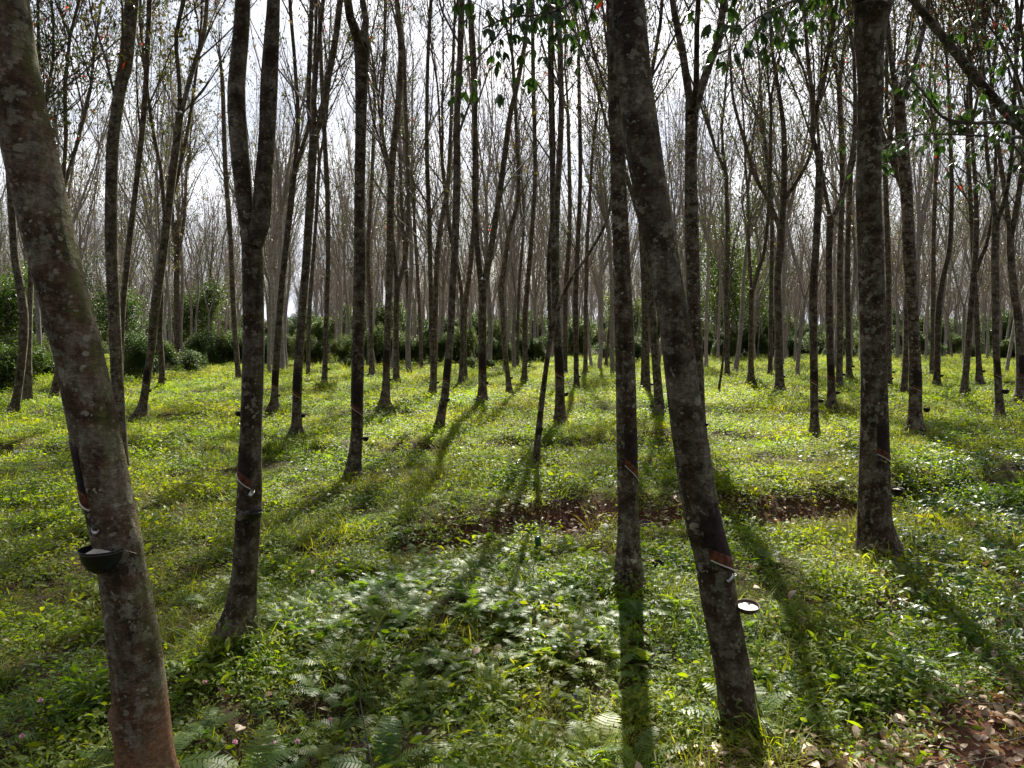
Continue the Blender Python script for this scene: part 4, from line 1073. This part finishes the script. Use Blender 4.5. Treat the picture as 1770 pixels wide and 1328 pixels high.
# the overgrown hedge across the left half, bush by bush
HED = [(333, 640), (355, 636), (383, 634), (455, 634), (485, 634), (520, 634), (556, 634), (585, 634), (612, 634), (640, 634), (668, 633), (697, 634), (722, 634), (748, 633), (775, 633), (802, 633), (830, 632), (856, 633), (880, 632), (905, 631), (930, 630), (430, 635), (408, 634)]
for i, (px, py) in enumerate(HED):
    g = on_ground(px, py); k = [4, 0, 1, 0, 4][i % 5]
    s = rng.uniform(.8, 1.0)
    if px > 820: s *= .85
    put_shrub(g[0], g[1] + rng.uniform(0, 1.2), k, (s * .85, s * .85, s * rng.uniform(.92, 1.05)), 'dark leafy bush of the overgrown hedge across the left and middle', 'bushes of the overgrown hedge', 'hedge_bush', 'hedge bush')
for (px, py, k, s, lab) in [(238, 660, 1, .95, 'tall dark square shrub with ivy like leaves just right of the slim curving tree'),
                            (262, 650, 0, .9, 'round topped shrub behind the dark square one'),
                            (228, 652, 4, .8, 'dark shrub mostly hidden behind the slim curving trunk'),
                            (5, 672, 2, 1.0, 'dense rounded shrub at the left edge of the photo'),
                            (28, 655, 4, .8, 'taller green shrub behind the dense rounded one'),
                            (82, 652, 2, .7, 'bright green shrub between the left edge pair and the thick mossy tree'),
                            (70, 640, 0, .9, 'dim shrub behind the bright green one'),
                            (128, 648, 1, .8, 'leafy shrub half hidden by the thick mossy tree'),
                            (327, 645, 3, 1.1, 'light green low bush with fan like leaves in front of the hedge'),
                            (372, 632, 3, .8, 'small spiky bush at the foot of the ivy clad tree'),
                            (602, 640, 3, .6, 'small pale bush in front of the hedge beside the knobbly topped tree'),
                            (810, 641, 3, .7, 'low pale bush in front of the hedge by the wide Y tree'),
                            (845, 640, 3, .6, 'small low bush just right of the wide Y tree'),
                            (1045, 622, 3, 1.2, 'bushy weeds in the gap at the end of the hedge'),
                            (1100, 628, 1, .9, 'dark vine covered bush left of the leaning brown trunk')]:
    g = on_ground(px, py); put_shrub(g[0], g[1], k, (s, s, s), lab, None)
for i in range(16):      # dim bushes under the far trees on the right
    px = 1215 + i * 36 + rng.uniform(-8, 8); py = rng.uniform(614, 622)
    g = on_ground(px, py); s = rng.uniform(.8, 1.5)
    put_shrub(g[0], g[1], int(rng.integers(0, 5)), (s, s, s * .9), 'dim bush in the shade under the far trees on the right', 'dim bushes under the far right trees')
for i in range(30):      # bushes behind the hedge and further left
    y = rng.uniform(52, 100); x = rng.uniform(-.72, .75) * y
    s = rng.uniform(.8, 1.5); put_shrub(x, y, int(rng.integers(0, 5)), (s, s, s * .8), 'shadowy bush deep among the far tree rows', 'shadowy bushes deep in the plantation')

def joined_shrub(k):
    mb = MB()
    v = np.empty(len(shrubs[k][0].vertices) * 3, np.float32); shrubs[k][0].vertices.foreach_get('co', v)
    li = np.empty(len(shrubs[k][0].loops), np.int32); shrubs[k][0].loops.foreach_get('vertex_index', li)
    mb.add(v.reshape(-1, 3), li.reshape(-1, 3))
    return mb.build('f', [M['shrub']], linked=False, smooth=False)
uy = np.sqrt(rng.uniform(66 ** 2, 240 ** 2, 1100)); ux = rng.uniform(-.9, .9, 1100) * uy
uy[:420] = rng.uniform(170, 245, 420); ux[:420] = rng.uniform(-.9, .9, 420) * uy[:420]
scatter('undergrowth', np.stack([ux, uy, hgt(ux, uy) - .05], 1), np.stack([np.zeros(1100), np.zeros(1100), rng.uniform(0, 6.28, 1100)], 1), rng.uniform(.6, 1.4, 1100) * (1 + uy / 130), rng.integers(0, 5, 1100), [joined_shrub(k) for k in range(5)],
        'dim green undergrowth far back between the distant trunks', 'undergrowth')

def broad_tree(seed, h, w):
    rg = np.random.default_rng(seed); mt = MB(); mc = MB(); lv = []
    P = wander((0, 0, -.2), (0, 0, 1), h * .55, 8, rg, .05, .05); rr = np.linspace(.2, .1, 9)
    tube(mt, P, rr, 8)
    for i in range(13):
        j = int(rg.integers(3, 9)); a = rg.uniform(0, 6.28)
        B = wander(P[j], (math.cos(a), math.sin(a), rg.uniform(.5, 1.3)), h * rg.uniform(.22, .42), 5, rg, .05, .15)
        tube(mt, B, np.linspace(rr[j] * .5, .02, 6), 5)
        for q in (2, 3, 4, 5):
            lv.append(B[q] + rg.normal(0, w * .16, (90, 3)) * [1, 1, .8])
    leafquads(mc, np.concatenate(lv), .26, rg, 0, per=2, droop=.3)
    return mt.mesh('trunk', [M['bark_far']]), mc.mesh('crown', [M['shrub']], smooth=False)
bt = [broad_tree(40, 11, 4), broad_tree(41, 14, 5), broad_tree(42, 9, 4)]
for i, (px, d, k, s) in enumerate([(1240, 66, 1, 1.0), (1262, 72, 0, 1.1), (1300, 78, 1, .8), (60, 50, 0, .75), (140, 56, 1, .62), (205, 60, 2, .8), (330, 60, 2, .8), (10, 44, 2, .75), (1090, 85, 2, .9), (-60, 46, 1, .7), (1850, 60, 1, .7)]):
    e = bpy.data.objects.new('evergreen_tree', None); link(e)
    x = (px - 885) / FPX * d; e.location = (x, d, 0); e.scale = (s, s, s); e.rotation_euler = (0, 0, i * 1.3)
    if i < 3: tag(e, 'tall hazy green leafy tree behind the bare rows, right of the leaning brown trunk', 'tree', 'hazy green trees right of the leaning trunk')
    else: tag(e, 'dense green leafy tree showing dimly between the bare far rows', 'tree', 'leafy evergreen trees among the far rows')
    for nm, me in (('trunk', bt[k][0]), ('crown', bt[k][1])):
        o = bpy.data.objects.new(nm, me); link(o); o.parent = e

# ivy clad thin tree and the orange stump post by the hedge
g = on_ground(364, 622); e = empty('ivy_clad_tree', g, 'thin dark tree wrapped in ivy standing in front of the hedge', 'tree')
mt = MB(); W = np.array([(0, 0, -.1), (.05, 0, 1.2), (.0, 0, 2.6), (.15, 0, 4.2), (.1, .1, 6.5), (.4, 0, 9.5)]); W = resample(catmull(W, 5), .3)
tube(mt, W, np.linspace(.09, .03, len(W)), 8); mt.build('trunk', [M['bark_mid']], e)
rg = np.random.default_rng(5); mi_ = MB(); pp = []
for z in np.arange(.3, 6.2, .035):
    c = np.array([np.interp(z, W[:, 2], W[:, 0]), 0, z]); rad = .14 + .12 * abs(math.sin(z * 1.7)) + (.25 if 3.6 < z < 5 else 0)
    pp.append(c + rg.normal(0, rad * .6, (9, 3)))
leafquads(mi_, np.concatenate(pp), .10, rg, 0, per=2, droop=.6); mi_.build('ivy', [M['shrub']], e, smooth=False)
mc = MB(); lv = []; twigs(mc, W[8:], np.full(len(W) - 8, .03), rg, 2.0, lv, .8); leafquads(mc, lv, .13, rg, 1); mc.build('crown', [M['twig'], M['canopy']], e, smooth=False)
g = on_ground(390, 628); mb = MB()
tube(mb, [(0, 0, -.1), (0.01, 0, .7), (-.01, 0, 1.5), (0, 0, 1.72)], [.085, .075, .07, .06], 12, bump=make_bump(9, .03))
M['post'] = plain_mat('peeled_wood', (.42, .20, .09), .8, .2, noise=.4, nscale=14)
o = mb.build('wooden_post', [M['post']]); o.location = g; tag(o, 'orange brown bare wooden post in front of the dark hedge', 'post')

# ------------------------------------------------------------------ ground plants
def grass_kind(seed, n, ln, w, spread):
    rg = np.random.default_rng(seed); mb = MB()
    for i in range(n):
        a = rg.uniform(0, 6.28); p = np.array([rg.normal(0, spread), rg.normal(0, spread), -.01])
        l_ = ln * rg.uniform(.5, 1.25); el = rg.uniform(.75, 1.45); bend = rg.uniform(.5, 1.5)
        V = []; c = p.copy(); e_ = el
        sd_ = np.array([-math.sin(a), math.cos(a), 0]) * w
        for k in range(4):
            t = k / 3; ww = [1, .9, .65, .06][k]
            V += [c + sd_ * ww, c - sd_ * ww]
            e_ = el - bend * (t + .33)
            c = c + np.array([math.cos(a) * math.cos(e_), math.sin(a) * math.cos(e_), math.sin(e_)]) * l_ / 3
        mb.add(V, np.array([(0, 1, 3, 2), (2, 3, 5, 4), (4, 5, 7, 6)]))
    return mb.build('k', [M['grass']], linked=False, smooth=False)

def herb_kind(seed, n, size, spread, h, mat='herb', wid=.55, rows=3, el=(.0, .6)):
    rg = np.random.default_rng(seed); mb = MB()
    for i in range(n):
        p = np.array([rg.normal(0, spread), rg.normal(0, spread), h * rg.uniform(.15, 1.0)])
        one_leaf(mb, p, rg.uniform(0, 6.28), rg.uniform(*el) - .25, size * rg.uniform(.55, 1.25), wid, 0, curl=rg.uniform(.1, .7), roll=rg.normal(0, .45), rows=rows)
    return mb.build('k', [M[mat]], linked=False, smooth=False)

def fern_kind(seed, nf, ln):
    rg = np.random.default_rng(seed); mb = MB()
    for i in range(nf):
        a = i * 6.28 / nf + rg.normal(0, .4); l_ = ln * rg.uniform(.65, 1.2); el = rg.uniform(.55, 1.1); bend = rg.uniform(.9, 1.6); m_ = 15
        c = np.array([0, 0, 0.]); e_ = el; st = l_ / m_
        sd_ = np.array([-math.sin(a), math.cos(a), 0])
        V = []; F = []; last = c
        for k in range(m_ + 1):
            t = k / m_; e_ = el - bend * t
            d_ = np.array([math.cos(a) * math.cos(e_), math.sin(a) * math.cos(e_), math.sin(e_)])
            nrm = np.cross(d_, sd_)
            if t > .18:
                pl = l_ * .23 * math.sin(PI * min(1, (1.06 - t) * 1.05)) ** .8 + .004
                for sg in (-1, 1):
                    q = unit(sd_ * sg + d_ * .35 - nrm * sg * 0 + np.array([0, 0, rg.normal(-.12, .1)]))
                    w2 = st * .40; b = len(V)
                    V += [c - d_ * w2, c + q * pl * .55 - d_ * w2 * .9, c + q * pl, c + q * pl * .55 + d_ * w2 * .9, c + d_ * w2]
                    F.append((b, b + 1, b + 2, b + 3, b + 4))
            c = c + d_ * st
        mb.add(V, F)
        # rib
    return mb.build('k', [M['fern']], linked=False, smooth=False)

def litter_kind(seed, s, wid, curl, n=1, spread=0):
    rg = np.random.default_rng(seed); mb = MB()
    for i in range(n):
        p = np.array([rg.normal(0, spread), rg.normal(0, spread), .008 + rg.uniform(0, .012) * n ** .5])
        one_leaf(mb, p, rg.uniform(0, 6.28), rg.uniform(-.1, .25), s * rg.uniform(.7, 1.2), wid, 0, curl=curl * rg.uniform(.4, 1.4), roll=rg.normal(0, .35), rows=4, fold=rg.uniform(-.1, .5))
    return mb.build('k', [M['litter']], linked=False, smooth=True)

G_K = [grass_kind(1, 38, .085, .0018, .06), grass_kind(2, 42, .12, .0022, .07), grass_kind(3, 40, .065, .0018, .08), grass_kind(4, 36, .22, .0034, .05), grass_kind(5, 60, .075, .0019, .11)]
H_K = [herb_kind(11, 44, .034, .07, .08, wid=.42, el=(.0, 1.1)), herb_kind(12, 54, .024, .08, .06, wid=.5, el=(.0, 1.0)), herb_kind(13, 34, .046, .08, .11, wid=.38, el=(.1, 1.2)), herb_kind(14, 60, .019, .09, .05, wid=.6), herb_kind(15, 40, .045, .07, .14, wid=.26, el=(.2, 1.3))]
F_K = [fern_kind(21, 7, .16), fern_kind(22, 8, .19), fern_kind(23, 6, .13), fern_kind(24, 9, .17)]
S_K = [herb_kind(31, 20, .085, .09, .16, 'glossy', .42, 4, (.0, .9)), herb_kind(32, 16, .10, .08, .20, 'glossy', .38, 4, (.0, .9))]
D_K = [litter_kind(41, .10, .45, .5), litter_kind(42, .085, .5, .9), litter_kind(43, .12, .4, .3), litter_kind(44, .07, .55, 1.1)]
def stick_kind(seed, ln):
    rg = np.random.default_rng(seed); mb = MB(); a = np.zeros(3); a[2] = .012
    W = wander(a, (1, 0, .03), ln, 6, rg, 0, .12); W[:, 2] = np.abs(W[:, 2] * .4) + .008
    tube(mb, W, np.linspace(.0045, .0018, 7), 5)
    tube(mb, wander(W[3], (.7, .6, .2), ln * .3, 3, rg, 0, .1), np.linspace(.0025, .0012, 4), 4)
    return mb.build('k', [M['twig']], linked=False)
D_K += [stick_kind(61, .32), stick_kind(62, .2), stick_kind(63, .5)]
D_M = [litter_kind(51, .085, .45, .6, 7, .12), litter_kind(52, .075, .5, .7, 9, .15)]
B_K = [grass_kind(6, 70, .16, .0045, .20), herb_kind(16, 90, .06, .20, .10), herb_kind(17, 70, .07, .22, .12, wid=.4), grass_kind(7, 60, .22, .006, .20)]

rng = np.random.default_rng(2024)
def sample(d0, d1, dens, margin=1.28):
    """points spread evenly over the ground the camera can see between two distances"""
    k = math.tan(R(34)) * margin
    area = k * (d1 ** 2 - d0 ** 2) + 2.0 * (d1 - d0)
    n = int(area * dens)
    y = np.sqrt(rng.uniform(d0 ** 2, d1 ** 2, n)); x = rng.uniform(-1, 1, n) * (y * k + 1.0)
    return x, y
def vn(x, y, f, s):
    return .5 + .25 * (np.sin(f * x + s + 1.7 * np.sin(f * .6 * y + s)) + np.sin(f * 1.1 * y - s + 1.5 * np.sin(f * .7 * x + 2 * s)))
def patchy(x, y):
    """0..1: thin cover .. lush cover"""
    return .6 * vn(x, y, 1.1, 1.0) + .4 * vn(x, y, 3.3, 4.0)
def rots(n, tilt=.18):
    return np.stack([rng.normal(0, tilt, n), rng.normal(0, tilt, n), rng.uniform(0, 6.28, n)], 1)
def collect(lst):
    return [np.concatenate(c) for c in zip(*lst)]
def emit(x, y, keep, scl, idx, tilt=.18, dz=0):
    x, y, scl, idx = x[keep], y[keep], scl[keep], idx[keep]
    return np.stack([x, y, hgt(x, y) + dz], 1), rots(len(x), tilt), scl, idx

def clump(x, y, s):
    w = .5 + .5 * np.sin(5.3 * x + s + 2.2 * np.sin(3.1 * y + s)) * np.sin(5.9 * y - s + 2.0 * np.sin(2.7 * x - s))
    return sst(.28, .68, w)

def fern_zone(x, y):
    px, py = to_px(x, y)
    z = np.exp(-(((px - 800) / 360) ** 2 + ((py - 1110) / 155) ** 2) ** 1.5)
    z = np.maximum(z, .8 * np.exp(-(((px - 1420) / 160) ** 2 + ((py - 1190) / 60) ** 2) ** 2))
    z = np.maximum(z, .35 * np.exp(-((py - 1330) / 60) ** 2) * (px < 1150))
    z = np.maximum(z, .5 * np.exp(-(((px - 560) / 150) ** 2 + ((py - 1090) / 90) ** 2) ** 2))
    return z
def gloss_zone(x, y):
    px, py = to_px(x, y)
    return np.maximum(np.exp(-(((px - 1720) / 190) ** 2 + ((py - 1000) / 210) ** 2) ** 2), .5 * np.exp(-(((px - 1650) / 200) ** 2 + ((py - 830) / 40) ** 2) ** 2))

gr, he, fe, gl, li, bg = [], [], [], [], [], []
for d0, d1, dg, dh, s in ((1.2, 5, 240, 230, .85), (5, 9, 170, 180, .9), (9, 16, 110, 115, .95), (16, 30, 52, 50, 1.25)):
    x, y = sample(d0, d1, dg); p = patchy(x, y); b = bare(x, y); fz = fern_zone(x, y)
    g2 = vn(x, y, 1.9, 9.0)
    keep = rng.random(len(x)) < (.35 + .65 * g2) * (.35 + .65 * clump(x, y, 1.0)) * (1 - .93 * b) * (1 - .6 * fz)
    gr.append(emit(x, y, keep, s * rng.uniform(.5, 1.1, len(x)) * (.6 + .85 * vn(x, y, 2.7, 5.0)), np.where(vn(x, y, 1.3, 2.2) > .80, 3, rng.choice([0, 1, 2, 3, 4], len(x), p=[.27, .2, .2, .08, .25]))))
    x, y = sample(d0, d1, dh); b = bare(x, y); fz = fern_zone(x, y); p = patchy(x, y)
    keep = rng.random(len(x)) < (.30 + .9 * p) * (.30 + .8 * clump(x, y, 3.3)) * (1 - .93 * b) * (1 - .6 * fz)
    he.append(emit(x, y, keep, s * rng.uniform(.6, 1.2, len(x)) * (.40 + .8 * vn(x, y, 3.9, 7.0) + .6 * clump(x, y, 3.3)), rng.choice([0, 1, 2, 3, 4], len(x), p=[.25, .25, .18, .2, .12])))
for d0, d1, dens, s in ((1.2, 8, 120, 1.0),):
    x, y = sample(d0, d1, dens); fz = fern_zone(x, y); b = bare(x, y)
    keep = rng.random(len(x)) < (fz * 1.0 + .02) * (1 - b)
    fe.append(emit(x, y, keep, s * rng.uniform(.5, 1.1, len(x)), rng.integers(0, 4, len(x))))
x, y = sample(2, 12, 26); keep = rng.random(len(x)) < (gloss_zone(x, y) * .9 + .025) * (1 - bare(x, y))
gl.append(emit(x, y, keep, rng.uniform(.5, 1.0, len(x)), rng.integers(0, 2, len(x))))
for d0, d1, dens in ((1.2, 6, 60), (6, 12, 34), (12, 28, 8)):
    x, y = sample(d0, d1, dens); b = bare(x, y); px, py = to_px(x, y)
    right = sst(1150, 1450, px) * sst(930, 1150, py) * 1.2
    keep = rng.random(len(x)) < .10 + .9 * b + .6 * right + .25 * sst(1180, 1320, py) * sst(1000, 1300, px)
    up = np.where(b > .4, 0.0, rng.uniform(0, .07, len(x)))
    r_ = emit(x, y, keep, rng.uniform(.45, 1.0, len(x)), rng.choice(7, len(x), p=[.21, .21, .21, .21, .06, .06, .04]), .3)
    r_[0][:, 2] += up[keep]
    li.append(r_)
for d0, d1, dens in ((1.5, 12, 700),):
    x, y = sample(d0, d1, dens); b = bare(x, y)
    r_ = emit(x, y, rng.random(len(x)) < b * 1.1 - .05, rng.uniform(.35, .95, len(x)), rng.choice(7, len(x), p=[.23, .23, .23, .23, .03, .03, .02]), .4)
    r_[0][:, 2] += rng.uniform(0, .04, len(r_[0])); li.append(r_)
x, y = sample(30, 75, 5.5, 1.05); q = rng.random(len(x)) < .95
bg.append(emit(x, y, q, rng.uniform(.8, 1.6, len(x)), rng.integers(0, 4, len(x))))
x, y = sample(12, 30, 5, 1.05); q = rng.random(len(x)) < vn(x, y, .9, 3.0)
bg.append(emit(x, y, q, rng.uniform(.6, 1.2, len(x)), rng.integers(0, 4, len(x))))

for o in [o for o in scene.objects if o.get('category') == 'rubber tree' and o.location.y < 16]:
    n = 40; a = rng.uniform(0, 6.28, n); rr_ = rng.uniform(.06, .26, n) * (1.2 if o.location.y < 8 else 1.5)
    x = o.location.x + np.cos(a) * rr_; y = o.location.y + np.sin(a) * rr_
    gr.append(emit(x, y, rng.random(n) < .8, rng.uniform(.5, 1.15, n), rng.choice([0, 1, 2, 3], n)))
    he.append(emit(x, y, rng.random(n) < .25, rng.uniform(.5, 1.1, n), rng.integers(0, 5, n)))
    li.append(emit(x, y, rng.random(n) < .5, rng.uniform(.4, .9, n), rng.integers(0, 4, n), .4))

def run(name, lst, objs, label, cat):
    P_, R_, S_, I_ = collect(lst)
    return scatter(name, P_, R_, S_, I_, objs, label, cat)
run('grass', gr, G_K, 'short bright green grass growing between the trees', 'grass')
run('ground_herbs', he, H_K, 'low small leaved herbs carpeting the ground', 'ground cover')
run('fern_undergrowth', fe, F_K, 'small pale green ferns massed on the ground in the middle', 'ferns')
run('broadleaf_undergrowth', gl, S_K, 'glossy broad leaved weeds at the right', 'weeds')
run('leaf_litter', li, D_K, 'dry brown and tan fallen leaves scattered over the ground', 'fallen leaves')
run('distant_grass', bg, B_K, 'sunlit grass and weeds under the further trees', 'grass')

# a few single things on the ground
def fern_plant(px, py, s, label, seed):
    g = on_ground(px, py); e = empty('fern', g, label, 'fern', None)
    rg = np.random.default_rng(seed)
    for i in range(6):
        a = i * 1.05 + rg.normal(0, .3); mb = MB(); l_ = .30 * s * rg.uniform(.7, 1.1); el = rg.uniform(.75, 1.25); bend = rg.uniform(.8, 1.4); m_ = 17
        c = np.zeros(3); C = []; sd_ = np.array([-math.sin(a), math.cos(a), 0]); V = []; F = []
        for k in range(m_ + 1):
            t = k / m_; e_ = el - bend * t
            d_ = np.array([math.cos(a) * math.cos(e_), math.sin(a) * math.cos(e_), math.sin(e_)])
            if t > .15:
                pl = l_ * .24 * math.sin(PI * min(1, (1.06 - t) * 1.05)) ** .8 + .004
                for sg in (-1, 1):
                    q = unit(sd_ * sg + d_ * .3 + np.array([0, 0, rg.normal(-.1, .06)])); w2 = l_ / m_ * .36; b = len(V)
                    V += [c - d_ * w2, c + q * pl * .55 - d_ * w2, c + q * pl, c + q * pl * .55 + d_ * w2, c + d_ * w2]; F.append((b, b + 1, b + 2, b + 3, b + 4))
            C.append(c.copy()); c = c + d_ * l_ / m_
        mb.add(V, F); tube(mb, C, np.linspace(.0022, .0008, len(C)), 4)
        mb.build('frond', [M['fern']], e, smooth=False)
fern_plant(268, 1352, 1.0, 'bright fern in front of the foot of the thick leaning mossy tree', 1)
fern_plant(1295, 1262, 1.0, 'pale fern growing against the foot of the dark leaning brown tree', 2)
fern_plant(430, 1372, .9, 'fern tip at the bottom edge beside the white dry leaf', 3)
fern_plant(1025, 1325, .9, 'yellow green fern at the bottom edge, left of the red soil', 4)
fern_plant(1095, 1330, .8, 'small fern between the yellow green fern and the red soil', 5)
fern_plant(660, 1345, .8, 'fern at the bottom edge below the fern bed', 6)

def bottle_mesh(h, r, cap_mat, body_mat, root):
    pr = [(.001, 0), (r * .9, .002), (r, .01), (r, h * .3), (r * .96, h * .33), (r, h * .36), (r, h * .66), (r * .8, h * .78), (r * .42, h * .88), (r * .42, h * .93), (.001, h * .93)]
    lathe(pr, 20).build('body', [body_mat], root)
    lathe([(.001, h * .93), (r * .48, h * .93), (r * .48, h), (.001, h)], 16).build('cap', [cap_mat], root)
M['clear'] = plain_mat('clear_plastic', (.30, .35, .37), .25, .6, noise=.5)
M['blue'] = plain_mat('blue_label', (.03, .05, .16), .5, .5, noise=.3)
M['green_glass'] = plain_mat('green_glass', (.01, .09, .05), .15, .8, noise=.2)
M['white'] = plain_mat('white_plastic', (.75, .76, .78), .4, .5, noise=.15)
g = on_ground(993, 1222); e = empty('plastic_bottle', g + [0, 0, -.03], 'crumpled pale blue plastic bottle half sunk in the grass at the bottom middle', 'bottle'); e.rotation_euler = (R(-38), R(14), 0)
bottle_mesh(.17, .03, M['white'], M['clear'], e); e.scale = (.7, .7, .7)
mb = lathe([(.0312, .055), (.0312, .108)], 20); mb.build('wrapper', [M['blue']], e)
g = on_ground(26, 790); e = empty('plastic_bottle', g + [0, 0, .05], 'pale empty plastic bottle lying in the grass at the left edge', 'bottle'); e.rotation_euler = (0, R(88), R(12))
bottle_mesh(.26, .038, M['white'], M['clear'], e)
g = on_ground(929, 962); e = empty('glass_bottle', g + [0, 0, .16], 'dark green bottle stuck neck down in the grass near the dry leaves', 'bottle'); e.rotation_euler = (R(180), R(-5), 0)
bottle_mesh(.18, .025, M['green_glass'], M['green_glass'], e)
def loose_cup(px, py, w, lab, kind, rot, z=.06, latex=False):
    g = on_ground(px, py); e = empty('latex_cup', g + [0, 0, z], lab, 'latex cup', 'latex cups lying on the ground'); s = w / FPX * g[1] / .151
    e.scale = (s, s, s); e.rotation_euler = rot
    b = bpy.data.objects.new('bowl', cup_shell if kind == 'shell' else cup_black); link(b); b.parent = e
    if latex:
        c = bpy.data.objects.new('latex', latex_shell_mesh); link(c); c.parent = e
loose_cup(1136, 992, 25, 'black cup standing in the grass beside the straight dark spotted tree', 'bowl', (R(6), R(5), 0), .085)
loose_cup(1117, 892, 26, 'rust coloured shell cup lying by the dry leaves behind the straight dark tree', 'shell', (R(10), 0, 0), .07)
M['red_leaf'] = plain_mat('red_leaf_solid', (.45, .06, .03), .5, .4, noise=.4)
M['tan_leaf'] = plain_mat('tan_leaf_solid', (.60, .47, .36), .6, .3, noise=.35, nscale=25)
def dry_leaf(px, py, s, az, mat, label, up=.03, curl=.5):
    g = on_ground(px, py); mb = MB(); one_leaf(mb, np.zeros(3), az, .15, s, .5, 0, curl=curl, roll=.3, rows=5, fold=.3)
    o = mb.build('dry_leaf', [M[mat]]); o.location = g + [0, 0, up]; tag(o, label, 'fallen leaf', 'large single fallen leaves'); solidify(o, .0012)
for a in [(408, 1290, .09, 1.4, 'tan_leaf', 'cream coloured curled leaf standing in the grass below the fern bed', .06),
          (1735, 1196, .10, 1.9, 'red_leaf', 'bright red fallen leaf by the red soil at the right', .05),
          (1300, 1030, .09, .4, 'tan_leaf', 'tan fallen leaf right of the shell cup', .05),
          (1540, 1262, .12, .2, 'tan_leaf', 'broad pale leaf at the bottom right beside the twigs', .04),
          (1385, 1318, .15, .5, 'tan_leaf', 'largest tan dry leaf at the bottom right', .03),
          (1425, 1282, .10, 2.4, 'tan_leaf', 'pale leaf just above the largest tan one', .04),
          (1645, 1292, .12, 2.8, 'tan_leaf', 'greenish tan leaf left of the red soil patch', .03),
          (1690, 1182, .10, .3, 'tan_leaf', 'white sunlit leaf above the red soil patch', .06),
          (1525, 1300, .10, .2, 'tan_leaf', 'small pale leaf right of the bottom edge pile', .03),
          (1120, 1172, .09, 2.2, 'tan_leaf', 'tan leaf in the shadow strip of the straight dark tree', .05),
          (1235, 1320, .15, .9, 'tan_leaf', 'pointed grey brown leaf at the bottom below the leaning tree', .03)]:
    dry_leaf(*a)
def flower(px, py, lab):
    g = on_ground(px, py); e = empty('mimosa_flower', g, lab, 'flower', 'small pink pompom flowers in the foreground')
    st = MB(); tube(st, [(0, 0, 0), (.005, 0, .06), (0, 0, .12)], [.0012, .001, .001], 4); st.build('stem', [M['grass']], e)
    rg = np.random.default_rng(int(px)); mb = MB(); V = []; F = []
    for i in range(90):
        d_ = unit(rg.normal(0, 1, 3)); s_ = unit(np.cross(d_, [.3, .2, 1])) * .0009; b = len(V); c = np.array([0, 0, .125])
        V += [c - s_, c + s_, c + d_ * .0115 + s_ * .5, c + d_ * .0115 - s_ * .5]; F.append((b, b + 1, b + 2, b + 3))
    mb.add(V, F); mb.build('blossom', [M['flower']], e, smooth=False)
for (px, py, lab) in [(40, 1325, 'pink pompom flower in the bottom left corner'), (408, 1335, 'pink pompom flower under the cream curled leaf'), (473, 1335, 'pink pompom flower right of the cream curled leaf'),
                      (572, 1295, 'pink pompom flower at the lower edge of the fern bed'), (355, 1225, 'pink pompom flower right of the rust brown foot'), (515, 1335, 'last pink pompom flower along the bottom edge'), (72, 1260, 'pink pompom flower left of the thick leaning tree')]:
    flower(px, py, lab)

# ------------------------------------------------------------------ haze in the plantation air
HAZE = 0.0
mb = MB(); x0, x1, y0, y1, z0, z1 = -330, 330, -30, 390, -1.6, 21.5
mb.add([(x0, y0, z0), (x1, y0, z0), (x1, y1, z0), (x0, y1, z0), (x0, y0, z1), (x1, y0, z1), (x1, y1, z1), (x0, y1, z1)],
       np.array([(0, 3, 2, 1), (4, 5, 6, 7), (0, 1, 5, 4), (1, 2, 6, 5), (2, 3, 7, 6), (3, 0, 4, 7)]))
m, t, o_ = new_mat('haze'); v = N(t, 'ShaderNodeVolumePrincipled'); v.inputs['Density'].default_value = HAZE; v.inputs['Color'].default_value = (.90, .93, 1.0, 1); v.inputs['Anisotropy'].default_value = .15
t.links.new(v.outputs[0], o_.inputs['Volume'])
if HAZE > 0:
    hz = mb.build('haze', [m], smooth=False); tag(hz, 'thin pale haze in the air between the far trees', 'haze', kind='stuff')
